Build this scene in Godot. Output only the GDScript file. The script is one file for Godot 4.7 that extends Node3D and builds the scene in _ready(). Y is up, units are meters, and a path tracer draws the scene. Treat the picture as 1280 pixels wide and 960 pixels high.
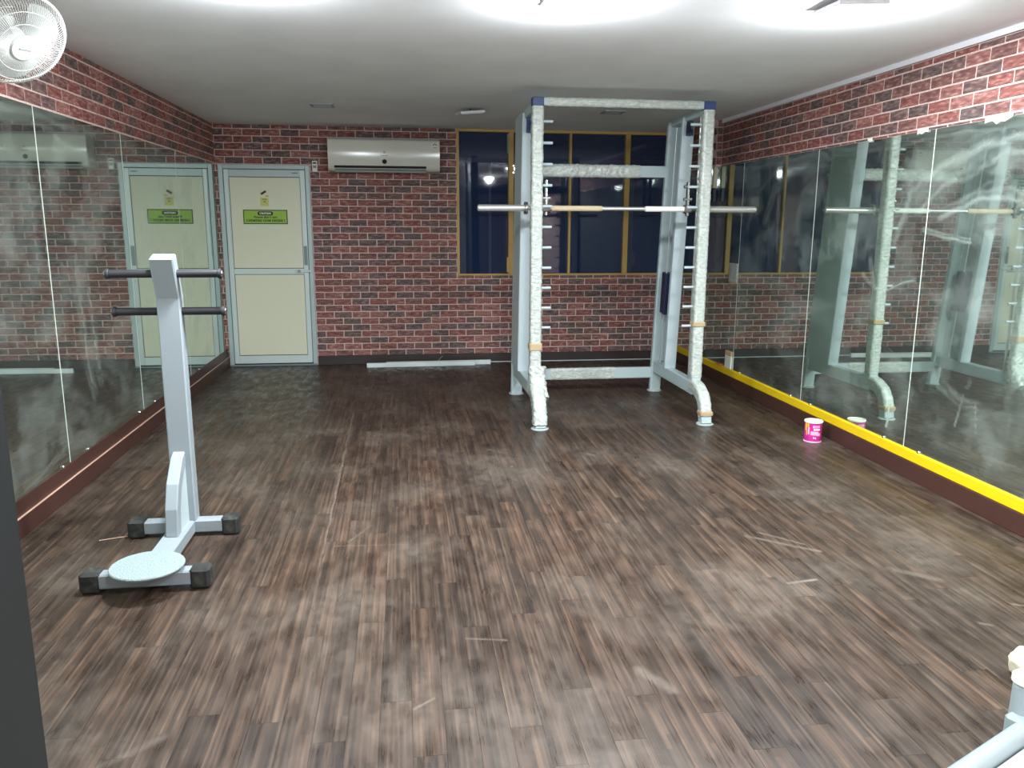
extends Node3D
# An empty gym room: brick-clad walls, mirrored side walls, wood-look floor,
# a plastic-wrapped barbell machine, a waist twister, door, window band and air conditioner.

const XL := -1.905          # left wall face
const XR := 3.055           # right wall face
const ZB := -8.815          # back wall face
const ZF := 4.2             # wall behind the viewer
const HC := 2.504           # ceiling height
const ROW := 0.0697         # brick course
const COL := 0.19           # brick length with joint
const LIGHT := Color(0.95, 0.98, 1.0)   # cool white of the lamps
const MZ := 1.3275          # width of a mirror panel

var M := {}
var names := {}
var rng := RandomNumberGenerator.new()

# ------------------------------------------------------------------ helpers
func numbered(called: String) -> String:
	if not names.has(called):
		names[called] = 0
		return called
	names[called] += 1
	return "%s_%03d" % [called, names[called]]

func thing(called: String, label: String, category: String, at := Vector3.ZERO, group := "") -> Node3D:
	var o := Node3D.new()
	o.name = numbered(called)
	add_child(o)
	o.position = at
	o.set_meta("label", label)
	o.set_meta("category", category)
	if group != "":
		o.set_meta("group", group)
	return o

func struct(called: String, mesh: Mesh = null, mat: Material = null, at := Vector3.ZERO) -> Node3D:
	var o: Node3D
	if mesh:
		var mi := MeshInstance3D.new()
		mi.mesh = mesh
		mi.material_override = mat
		o = mi
	else:
		o = Node3D.new()
	o.name = called
	add_child(o)
	o.position = at
	o.set_meta("kind", "structure")
	return o

# a part given in world coordinates, parented to a thing or part that is only moved, never turned
func part(called: String, mesh: Mesh, mat: Material, parent: Node3D, xf := Transform3D()) -> MeshInstance3D:
	var o := MeshInstance3D.new()
	o.name = called
	o.mesh = mesh
	o.material_override = mat
	parent.add_child(o, true)
	var p := Transform3D()
	var q: Node = parent
	while q != self:
		p = (q as Node3D).transform * p
		q = q.get_parent()
	o.transform = p.affine_inverse() * xf
	return o

func at(v: Vector3, b := Basis()) -> Transform3D:
	return Transform3D(b, v)

func tri(st: SurfaceTool, a: Vector3, b: Vector3, c: Vector3, out: Vector3) -> void:
	if (a - c).cross(a - b).dot(out) < 0.0:
		var t := b; b = c; c = t
	st.add_vertex(a); st.add_vertex(b); st.add_vertex(c)

func quad(st: SurfaceTool, a: Vector3, b: Vector3, c: Vector3, d: Vector3, out: Vector3) -> void:
	tri(st, a, b, c, out)
	tri(st, a, c, d, out)

func begin(smooth := false) -> SurfaceTool:
	var st := SurfaceTool.new()
	st.begin(Mesh.PRIMITIVE_TRIANGLES)
	st.set_smooth_group(0 if smooth else -1)
	return st

func done(st: SurfaceTool) -> ArrayMesh:
	st.generate_normals()
	return st.commit()

# box with chamfered edges, centred on the origin; wob roughens the corner points
func bevel(size: Vector3, c := 0.003, wob := 0.0) -> ArrayMesh:
	var h := size / 2.0
	c = minf(c, minf(h.x, minf(h.y, h.z)) * 0.49)
	var st := begin()
	var P := {}
	for sx in [-1, 1]:
		for sy in [-1, 1]:
			for sz in [-1, 1]:
				var s := Vector3(sx, sy, sz)
				var j := Vector3(rng.randf_range(-1, 1), rng.randf_range(-1, 1), rng.randf_range(-0.5, 0.5)) * wob if wob > 0.0 else Vector3.ZERO
				P[[sx, sy, sz, 0]] = Vector3(s.x * h.x, s.y * (h.y - c), s.z * (h.z - c)) + j
				P[[sx, sy, sz, 1]] = Vector3(s.x * (h.x - c), s.y * h.y, s.z * (h.z - c)) + j
				P[[sx, sy, sz, 2]] = Vector3(s.x * (h.x - c), s.y * (h.y - c), s.z * h.z) + j
				tri(st, P[[sx, sy, sz, 0]], P[[sx, sy, sz, 1]], P[[sx, sy, sz, 2]], s)
	for s in [-1, 1]:
		quad(st, P[[s, -1, -1, 0]], P[[s, 1, -1, 0]], P[[s, 1, 1, 0]], P[[s, -1, 1, 0]], Vector3(s, 0, 0))
		quad(st, P[[-1, s, -1, 1]], P[[1, s, -1, 1]], P[[1, s, 1, 1]], P[[-1, s, 1, 1]], Vector3(0, s, 0))
		quad(st, P[[-1, -1, s, 2]], P[[1, -1, s, 2]], P[[1, 1, s, 2]], P[[-1, 1, s, 2]], Vector3(0, 0, s))
		for t in [-1, 1]:
			quad(st, P[[s, t, -1, 0]], P[[s, t, 1, 0]], P[[s, t, 1, 1]], P[[s, t, -1, 1]], Vector3(s, t, 0))
			quad(st, P[[s, -1, t, 0]], P[[s, 1, t, 0]], P[[s, 1, t, 2]], P[[s, -1, t, 2]], Vector3(s, 0, t))
			quad(st, P[[-1, s, t, 1]], P[[1, s, t, 1]], P[[1, s, t, 2]], P[[-1, s, t, 2]], Vector3(0, s, t))
	return done(st)

# box between two corners, in world coordinates
func slab(a: Vector3, b: Vector3, c := 0.0) -> ArrayMesh:
	var m := bevel((b - a).abs(), maxf(c, 0.0005))
	return moved(m, at((a + b) / 2.0))

func moved(m: Mesh, xf: Transform3D) -> ArrayMesh:
	var st := SurfaceTool.new()
	st.append_from(m, 0, xf)
	return st.commit()

func join(list: Array) -> ArrayMesh:
	var st := SurfaceTool.new()
	for e in list:
		if e is Array:
			st.append_from(e[0], 0, e[1])
		else:
			st.append_from(e, 0, Transform3D())
	return st.commit()

# turned shape round y: profile of (radius, height) from bottom to top
func lathe(profile: Array, seg := 24, smooth := true) -> ArrayMesh:
	var st := begin(smooth)
	for k in profile.size() - 1:
		var a: Vector2 = profile[k]
		var b: Vector2 = profile[k + 1]
		if smooth:
			st.set_smooth_group(k)
		var d := b - a
		for i in seg:
			var t0 := TAU * i / seg
			var t1 := TAU * (i + 1) / seg
			var e0 := Vector3(cos(t0), 0, sin(t0))
			var e1 := Vector3(cos(t1), 0, sin(t1))
			var m := (e0 + e1).normalized()
			var out := m * d.y + Vector3(0, -d.x, 0)
			var A := e0 * a.x + Vector3.UP * a.y
			var B := e1 * a.x + Vector3.UP * a.y
			var C := e1 * b.x + Vector3.UP * b.y
			var D := e0 * b.x + Vector3.UP * b.y
			if a.x > 1e-6:
				tri(st, A, B, C, out)
			if b.x > 1e-6:
				tri(st, A, C, D, out)
	return done(st)

# round rod from a to b
func rod(a: Vector3, b: Vector3, r: float, seg := 12, cap := 0.15) -> ArrayMesh:
	var L := a.distance_to(b)
	var c := minf(r * cap, L * 0.2)
	var m := lathe([Vector2(0, 0), Vector2(r - c, 0), Vector2(r, c), Vector2(r, L - c), Vector2(r - c, L), Vector2(0, L)], seg)
	return moved(m, at(a, along(b - a)))

func along(d: Vector3) -> Basis:
	var y := d.normalized()
	var x := y.cross(Vector3(0, 0, 1) if absf(y.z) < 0.9 else Vector3(1, 0, 0)).normalized()
	return Basis(x, y, x.cross(y))

# sweeps a closed profile (u along side, v across) along a planar path; bump moves each point outward
func sweep(path: Array, profile: Array, side: Vector3, smooth := false, bump: FastNoiseLite = null, grain := Vector3.ONE, amount := 0.0) -> ArrayMesh:
	var st := begin(smooth)
	var n := path.size()
	var rings := []
	for i in n:
		var p: Vector3 = path[i]
		var t: Vector3
		if i == 0: t = (path[1] - p).normalized()
		elif i == n - 1: t = (p - path[i - 1]).normalized()
		else: t = ((path[i + 1] - p).normalized() + (p - path[i - 1]).normalized()).normalized()
		var nv := side.cross(t).normalized()
		var k := 1.0
		if i > 0 and i < n - 1:
			k = 1.0 / maxf(0.4, t.dot((path[i + 1] - p).normalized()))
		var ring := []
		for q in profile:
			var o: Vector3 = side * q.x + nv * q.y * k
			var w := p + o
			if bump:
				w += o.normalized() * bump.get_noise_3dv(w * grain) * amount
			ring.append(w)
		rings.append(ring)
	var m := profile.size()
	for i in n - 1:
		var mid: Vector3 = (path[i] + path[i + 1]) / 2.0
		for j in m:
			var a: Vector3 = rings[i][j]
			var b: Vector3 = rings[i][(j + 1) % m]
			var c: Vector3 = rings[i + 1][(j + 1) % m]
			var d: Vector3 = rings[i + 1][j]
			quad(st, a, b, c, d, (a + b + c + d) / 4.0 - mid)
	st.set_smooth_group(-1)
	for e in [0, n - 1]:
		var c: Vector3 = path[e]
		var out: Vector3 = path[0] - path[1] if e == 0 else path[n - 1] - path[n - 2]
		for j in m:
			tri(st, c, rings[e][j], rings[e][(j + 1) % m], out)
	return done(st)

func rect(w: float, h: float, c := 0.006) -> Array:
	w /= 2.0; h /= 2.0
	return [Vector2(-w + c, -h), Vector2(w - c, -h), Vector2(w, -h + c), Vector2(w, h - c), Vector2(w - c, h), Vector2(-w + c, h), Vector2(-w, h - c), Vector2(-w, -h + c)]

func fine_rect(w: float, h: float, c: float, step: float) -> Array:
	var base := rect(w, h, c)
	var out := []
	for i in base.size():
		var a: Vector2 = base[i]
		var b: Vector2 = base[(i + 1) % base.size()]
		var n := maxi(1, int(a.distance_to(b) / step))
		for k in n:
			out.append(a.lerp(b, float(k) / n))
	return out

func ring_profile(r: float, seg := 10) -> Array:
	var out := []
	for i in seg:
		out.append(Vector2(cos(TAU * i / seg), sin(TAU * i / seg)) * r)
	return out

func resample(path: Array, step: float) -> Array:
	var out := []
	for i in path.size() - 1:
		var n := maxi(1, int(path[i].distance_to(path[i + 1]) / step))
		for k in n:
			out.append(path[i].lerp(path[i + 1], float(k) / n))
	out.append(path[-1])
	return out

func prism(poly: Array, depth: float) -> ArrayMesh:   # polygon in xy, thickness along z, centred
	var st := begin()
	var pts := PackedVector2Array(poly)
	var idx := Geometry2D.triangulate_polygon(pts)
	var h := depth / 2.0
	for k in range(0, idx.size(), 3):
		for s in [-1, 1]:
			tri(st, Vector3(pts[idx[k]].x, pts[idx[k]].y, s * h), Vector3(pts[idx[k + 1]].x, pts[idx[k + 1]].y, s * h), Vector3(pts[idx[k + 2]].x, pts[idx[k + 2]].y, s * h), Vector3(0, 0, s))
	var area := 0.0
	for i in pts.size():
		area += pts[i].cross(pts[(i + 1) % pts.size()])
	for i in pts.size():
		var a := pts[i]
		var b := pts[(i + 1) % pts.size()]
		var o := (b - a).orthogonal() * (-1.0 if area > 0 else 1.0)
		o = Vector2((b - a).y, -(b - a).x) * (1.0 if area > 0 else -1.0)
		quad(st, Vector3(a.x, a.y, -h), Vector3(b.x, b.y, -h), Vector3(b.x, b.y, h), Vector3(a.x, a.y, h), Vector3(o.x, o.y, 0))
	return done(st)

func text(words: String, size: float, mono := false) -> ArrayMesh:
	var t := TextMesh.new()
	var f := SystemFont.new()
	f.font_names = PackedStringArray(["Droid Sans Mono" if mono else "Droid Sans"])
	f.font_weight = 700
	t.font = f
	t.text = words
	t.font_size = 64
	t.pixel_size = size / 64.0
	t.depth = 0.001
	t.curve_step = 4.0
	return join([[t, at(Vector3(-size * 0.022, 0, 0))], [t, at(Vector3(size * 0.022, 0, 0.0001))]])

# ------------------------------------------------------------------ materials
func mat(key: String, c: Color, rough := 0.6, metal := 0.0) -> StandardMaterial3D:
	var m := StandardMaterial3D.new()
	m.albedo_color = c
	m.roughness = rough
	m.metallic = metal
	m.resource_name = key
	M[key] = m
	return m

func noise(seed_: int, freq: float, oct := 4, kind := FastNoiseLite.TYPE_SIMPLEX_SMOOTH, warp := 0.0) -> FastNoiseLite:
	var n := FastNoiseLite.new()
	n.seed = seed_
	n.noise_type = kind
	n.frequency = freq
	n.fractal_octaves = oct
	n.fractal_type = FastNoiseLite.FRACTAL_FBM
	if warp > 0.0:
		n.domain_warp_enabled = true
		n.domain_warp_amplitude = warp
		n.domain_warp_frequency = freq * 0.8
	return n

func grey(n: FastNoiseLite, w: int, h: int, sw := 0, sh := 0) -> PackedByteArray:
	var im := n.get_seamless_image(sw if sw else w, sh if sh else h, false, false, 0.15, true)
	im.convert(Image.FORMAT_L8)
	if sw or sh:
		im.resize(w, h, Image.INTERPOLATE_CUBIC)
	return im.get_data()

func lut(stops: Array) -> Array:      # [[offset, Color], ...] -> 256 colours
	var g := Gradient.new()
	var off := PackedFloat32Array()
	var col := PackedColorArray()
	for s in stops:
		off.append(s[0]); col.append(s[1])
	g.offsets = off
	g.colors = col
	var out := []
	for i in 256:
		out.append(g.sample(i / 255.0))
	return out

func colour_tex(bytes: PackedByteArray, w: int, h: int, table: Array) -> ImageTexture:
	var d := PackedByteArray()
	d.resize(w * h * 3)
	var t := PackedByteArray()
	for c in table:
		t.append(int(c.r * 255)); t.append(int(c.g * 255)); t.append(int(c.b * 255))
	for i in w * h:
		var k := bytes[i] * 3
		d[i * 3] = t[k]; d[i * 3 + 1] = t[k + 1]; d[i * 3 + 2] = t[k + 2]
	return ImageTexture.create_from_image(Image.create_from_data(w, h, false, Image.FORMAT_RGB8, d))

func grey_tex(bytes: PackedByteArray, w: int, h: int) -> ImageTexture:
	return ImageTexture.create_from_image(Image.create_from_data(w, h, false, Image.FORMAT_L8, bytes))

func triplanar(m: StandardMaterial3D, scale: Vector3, world := true) -> void:
	m.uv1_triplanar = true
	m.uv1_world_triplanar = world
	m.uv1_scale = scale

func c8(r: int, g: int, b: int) -> Color:
	return Color(r / 255.0, g / 255.0, b / 255.0)

func make_materials() -> void:
	# bricks: five clays with pale swirled grain
	var bg := grey(noise(11, 0.012, 5, FastNoiseLite.TYPE_SIMPLEX_SMOOTH, 45.0), 512, 512)
	var bh := grey_tex(bg, 512, 512)
	var clays := {
		"brick_red": [c8(102, 58, 55), c8(128, 76, 71), c8(136, 84, 78), c8(176, 124, 114)],
		"brick_rose": [c8(114, 70, 66), c8(140, 91, 85), c8(148, 100, 93), c8(186, 140, 130)],
		"brick_brown": [c8(92, 60, 57), c8(114, 76, 72), c8(122, 84, 79), c8(160, 121, 113)],
		"brick_dark": [c8(72, 58, 57), c8(92, 75, 73), c8(102, 84, 81), c8(136, 115, 110)],
		"brick_slate": [c8(82, 63, 62), c8(105, 80, 78), c8(114, 89, 86), c8(150, 123, 117)],
	}
	var n := 0
	for k in clays:
		var c: Array = clays[k]
		var m := mat(k, Color.WHITE, 0.72)
		m.albedo_texture = colour_tex(bg, 512, 512, lut([[0.18, c[0]], [0.42, c[1]], [0.6, c[2]], [0.85, c[3]]]))
		m.heightmap_enabled = true
		m.heightmap_texture = bh
		m.heightmap_scale = 0.08
		triplanar(m, Vector3(1.7, 6.4, 1.7))
		m.uv1_offset = Vector3(0.13 * n, 0.31 * n, 0.27 * n)
		n += 1
	var mortar := mat("mortar", Color.WHITE, 0.85)
	mortar.albedo_texture = colour_tex(grey(noise(5, 0.05, 3), 256, 256), 256, 256, lut([[0.2, c8(196, 168, 160)], [0.8, c8(222, 198, 189)]]))
	triplanar(mortar, Vector3(4, 4, 4))
	var plaster := mat("plaster", Color.WHITE, 0.9)
	plaster.albedo_texture = colour_tex(grey(noise(6, 0.01, 4), 256, 256), 256, 256, lut([[0.2, c8(236, 236, 238)], [0.8, c8(243, 243, 245)]]))
	triplanar(plaster, Vector3(0.5, 0.5, 0.5))
	mat("painted_grey", c8(112, 114, 118), 0.8)
	mat("cornice", c8(214, 212, 216), 0.6)

	# floor print: streaks along the plank
	var W := 512
	var H := 1024
	var s1 := grey(noise(21, 0.05, 3), W, H, W, 26)
	var s2 := grey(noise(22, 0.015, 3), W, H, W, 40)
	var s3 := grey(noise(23, 0.007, 2, FastNoiseLite.TYPE_SIMPLEX_SMOOTH, 40.0), W, H)
	var s4 := grey(noise(24, 0.09, 3), W, H, W, 160)
	var wood := PackedByteArray()
	wood.resize(W * H)
	var strip := PackedInt32Array()      # narrow staves of slightly different tone within the print
	strip.resize(W * 8)
	var sx := 0
	while sx < W:
		var sw := rng.randi_range(22, 58)
		for q in 8:
			var tone := rng.randi_range(-20, 20)
			for x in range(sx, mini(sx + sw, W)):
				strip[x * 8 + q] = tone
		sx += sw
	for i in W * H:
		var sxx := i % W
		var band := ((i / W + (sxx / 40) * 37) % H) * 8 / H
		wood[i] = clampi((s1[i] * 8 + s2[i] * 4 + s3[i] * 4 + s4[i] * 2) / 18 + strip[sxx * 8 + band], 0, 255)
	var wt := colour_tex(wood, W, H, lut([[0.24, c8(46, 38, 33)], [0.4, c8(56, 46, 40)], [0.52, c8(67, 55, 47)], [0.64, c8(79, 65, 55)], [0.78, c8(96, 79, 66)]]))
	var wr := PackedByteArray()
	wr.resize(W * H)
	for i in W * H:
		wr[i] = clampi(106 + (s3[i] - 128) / 3 + (s4[i] - 128) / 4, 60, 200)
	var wrt := grey_tex(wr, W, H)
	var dust := dust_texture()
	var tints := [c8(255, 251, 248), c8(238, 236, 235), c8(255, 244, 236), c8(228, 226, 225), c8(246, 238, 233), c8(218, 215, 214)]
	for k in tints.size():
		var m := mat("plank_%d" % k, tints[k], 1.0)
		m.albedo_texture = wt
		m.roughness_texture = wrt
		m.metallic_specular = 0.36
		m.detail_enabled = true
		m.detail_uv_layer = BaseMaterial3D.DETAIL_UV_2
		m.detail_albedo = dust
		m.uv2_triplanar = true
		m.uv2_world_triplanar = true
		m.uv2_triplanar_sharpness = 8.0
		m.uv2_scale = Vector3(1.0 / 5.0, 1.0, 1.0 / 9.0)
		m.uv2_offset = Vector3(2.0 / 5.0, 0.0, 9.0 / 9.0)
	mat("screed", c8(52, 45, 42), 0.9)

	mat("skirting_brown", c8(70, 44, 38), 0.42)
	mat("skirting_dark", c8(50, 38, 36), 0.45)
	mat("raw_edge", c8(196, 160, 140), 0.7)
	mat("yellow_board", c8(228, 190, 10), 0.5)
	mat("seam", c8(188, 196, 186), 0.5)
	mat("chrome", c8(205, 206, 205), 0.22, 1.0)
	mat("steel_rod", c8(214, 214, 210), 0.28, 0.75)

	var powder := mat("powder_grey", c8(172, 187, 188), 0.38)
	powder.metallic_specular = 0.5
	mat("powder_light", c8(176, 188, 193), 0.4)
	mat("twister_grey", c8(138, 147, 152), 0.42)
	mat("corner_grey", c8(140, 152, 154), 0.42)
	mat("corner_pad", c8(166, 171, 174), 0.6)
	mat("foot_plate", c8(164, 174, 172), 0.4)
	mat("blue_cap", c8(44, 64, 112), 0.45)
	mat("navy", c8(28, 38, 66), 0.45)
	mat("cable", c8(220, 222, 224), 0.35, 0.6)
	mat("cardboard", c8(190, 172, 142), 0.75)
	mat("tape", c8(176, 153, 120), 0.4)
	mat("foam_white", c8(226, 226, 214), 0.7)
	# crinkled wrapping film
	var wb := grey(noise(31, 0.03, 4, FastNoiseLite.TYPE_SIMPLEX_SMOOTH, 60.0), 512, 512)
	var wrap := mat("wrap", Color.WHITE, 0.32)
	wrap.albedo_texture = colour_tex(wb, 512, 512, lut([[0.2, c8(164, 172, 166)], [0.5, c8(182, 188, 181)], [0.8, c8(204, 208, 200)]]))
	wrap.heightmap_enabled = true
	wrap.heightmap_texture = grey_tex(wb, 512, 512)
	wrap.heightmap_scale = 0.6
	wrap.clearcoat_enabled = true
	wrap.clearcoat = 0.5
	wrap.clearcoat_roughness = 0.25
	triplanar(wrap, Vector3(1.3, 2.6, 1.3))

	mat("grip", c8(30, 31, 36), 0.6)
	var rub := mat("rubber", Color.WHITE, 0.75)
	rub.albedo_texture = colour_tex(grey(noise(41, 0.02, 4), 256, 256), 256, 256, lut([[0.3, c8(27, 28, 28)], [0.6, c8(36, 37, 35)], [0.9, c8(60, 60, 54)]]))
	triplanar(rub, Vector3(3, 3, 3))
	var dotted := mat("turn_plate", c8(138, 152, 152), 0.5)
	dotted.heightmap_enabled = true
	dotted.heightmap_texture = grey_tex(grey(noise(43, 0.06, 2, FastNoiseLite.TYPE_CELLULAR), 256, 256), 256, 256)
	dotted.heightmap_scale = 0.4
	triplanar(dotted, Vector3(6, 6, 6))

	mat("aluminium", c8(176, 192, 192), 0.4, 0.15)
	mat("aluminium_light", c8(206, 218, 216), 0.38, 0.1)
	mat("aluminium_dark", c8(120, 134, 134), 0.45, 0.15)
	mat("door_panel", c8(222, 221, 196), 0.42)
	mat("gap", c8(26, 28, 28), 0.8)
	mat("sign_green", c8(150, 188, 62), 0.5)
	mat("sign_black", c8(32, 38, 24), 0.5)
	mat("sign_white", c8(232, 238, 226), 0.5)
	mat("sticker_cream", c8(224, 220, 186), 0.5)
	mat("sticker_yellow", c8(206, 204, 120), 0.5)
	mat("plastic_white", c8(222, 222, 212), 0.3)
	mat("plastic_warm", c8(214, 213, 200), 0.16)
	mat("plastic_grey", c8(140, 148, 148), 0.4)
	mat("window_yellow", c8(188, 152, 84), 0.5)
	var glass := mat("window_glass", Color(0.14, 0.24, 0.44, 0.2), 0.03)
	glass.transparency = BaseMaterial3D.TRANSPARENCY_ALPHA
	glass.metallic_specular = 0.5
	mat("night_sash", c8(34, 44, 66), 0.5)
	mat("outside_wall", c8(60, 74, 84), 0.8)
	mat("fan_white", c8(206, 205, 200), 0.35)
	mat("fan_grille", c8(196, 196, 192), 0.35)
	var blade := mat("fan_blade", c8(178, 182, 178), 0.3)
	blade.backlight_enabled = true
	blade.backlight = Color(0.3, 0.3, 0.3)
	mat("charcoal", c8(27, 31, 33), 0.5)
	mat("magenta", c8(190, 40, 130), 0.35)
	mat("label_pink", c8(236, 170, 206), 0.4)
	mat("label_white", c8(240, 226, 232), 0.4)
	mat("paint_yellow", c8(232, 184, 30), 0.4)
	mat("paint_white", c8(232, 230, 218), 0.5)
	mat("debris_orange", c8(190, 96, 40), 0.7)
	mat("trunking", c8(220, 230, 228), 0.35)
	mat("paper", c8(196, 190, 166), 0.8)
	mat("tan_block", c8(196, 168, 128), 0.75)

	var lamp := mat("lamp_glow", Color.WHITE, 0.5)
	lamp.emission_enabled = true
	lamp.emission = Color(0.97, 0.985, 1.0)
	lamp.emission_energy_multiplier = 5.0
	mat("lamp_off", c8(226, 226, 226), 0.4)
	mat("lamp_frame", c8(206, 206, 208), 0.4)

	M["mirror_right"] = mirror_material("mirror_right", true)
	M["mirror_left"] = mirror_material("mirror_left", false)

# scuffs, the welded sheet joint and trodden dust, as they lie on the floor (x -2..3, z -9..0)
func dust_texture() -> ImageTexture:
	var W := 1024
	var H := 1536
	var a := grey(noise(51, 0.006, 5, FastNoiseLite.TYPE_SIMPLEX_SMOOTH, 60.0), W, H)
	var b := grey(noise(52, 0.06, 3), W, H)
	var al := PackedByteArray()
	al.resize(W * H)
	for i in W * H:
		al[i] = clampi((a[i] - 112) * (b[i] + 40) / 330, 0, 60)
	var strokes := [   # x0, z0, x1, z1, width m, strength
		[-0.41, -3.62, -0.44, -6.5, 0.009, 130], [-0.40, -3.0, -0.41, -3.62, 0.012, 60], [-0.3, -2.2, -0.4, -3.0, 0.05, 40],
		[1.62, -3.05, 1.76, -3.07, 0.014, 210], [1.66, -3.58, 1.93, -3.36, 0.02, 130], [1.74, -3.62, 1.9, -3.45, 0.012, 160],
		[2.15, -3.13, 2.3, -3.0, 0.05, 90], [0.0, -2.33, 0.06, -2.38, 0.008, 150], [0.78, -2.46, 0.85, -2.33, 0.045, 120],
		[0.2, -2.75, 0.35, -2.72, 0.008, 110], [-0.9, -2.16, -0.75, -2.28, 0.03, 80], [1.2, -5.1, 1.23, -5.06, 0.03, 120],
		[0.55, -5.28, 0.62, -5.2, 0.04, 70], [-0.36, -3.7, 0.05, -3.68, 0.008, 70], [-0.3, -3.75, -0.2, -3.95, 0.01, 90],
		[2.45, -2.75, 2.5, -2.72, 0.012, 150], [2.2, -2.62, 2.23, -2.6, 0.014, 150], [-0.2, -7.2, -0.2, -5.2, 0.02, 30],
	]
	for s in strokes:
		var p0 := Vector2((s[0] + 2.0) / 5.0 * W, (s[1] + 9.0) / 9.0 * H)
		var p1 := Vector2((s[2] + 2.0) / 5.0 * W, (s[3] + 9.0) / 9.0 * H)
		var r: float = maxf(s[4] / 5.0 * W / 2.0, 0.8)
		var n := maxi(2, int(p0.distance_to(p1)))
		for k in n + 1:
			var p := p0.lerp(p1, float(k) / n)
			p += Vector2(sin(k * 0.11) * 0.6, 0)
			for y in range(int(p.y - r), int(p.y + r) + 1):
				for x in range(int(p.x - r), int(p.x + r) + 1):
					if x < 0 or y < 0 or x >= W or y >= H: continue
					var i := y * W + x
					var f: float = clampf(1.3 - Vector2(x, y).distance_to(p) / (r + 0.5), 0, 1) * s[5] * (0.45 + b[i] / 230.0)
					al[i] = maxi(al[i], mini(int(f), 230))
	var d := PackedByteArray()
	d.resize(W * H * 4)
	for i in W * H:
		var t := (a[i] - 128) / 8
		d[i * 4] = 118 + t; d[i * 4 + 1] = 108 + t; d[i * 4 + 2] = 98 + t; d[i * 4 + 3] = al[i]
	return ImageTexture.create_from_image(Image.create_from_data(W, H, false, Image.FORMAT_RGBA8, d))

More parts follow.
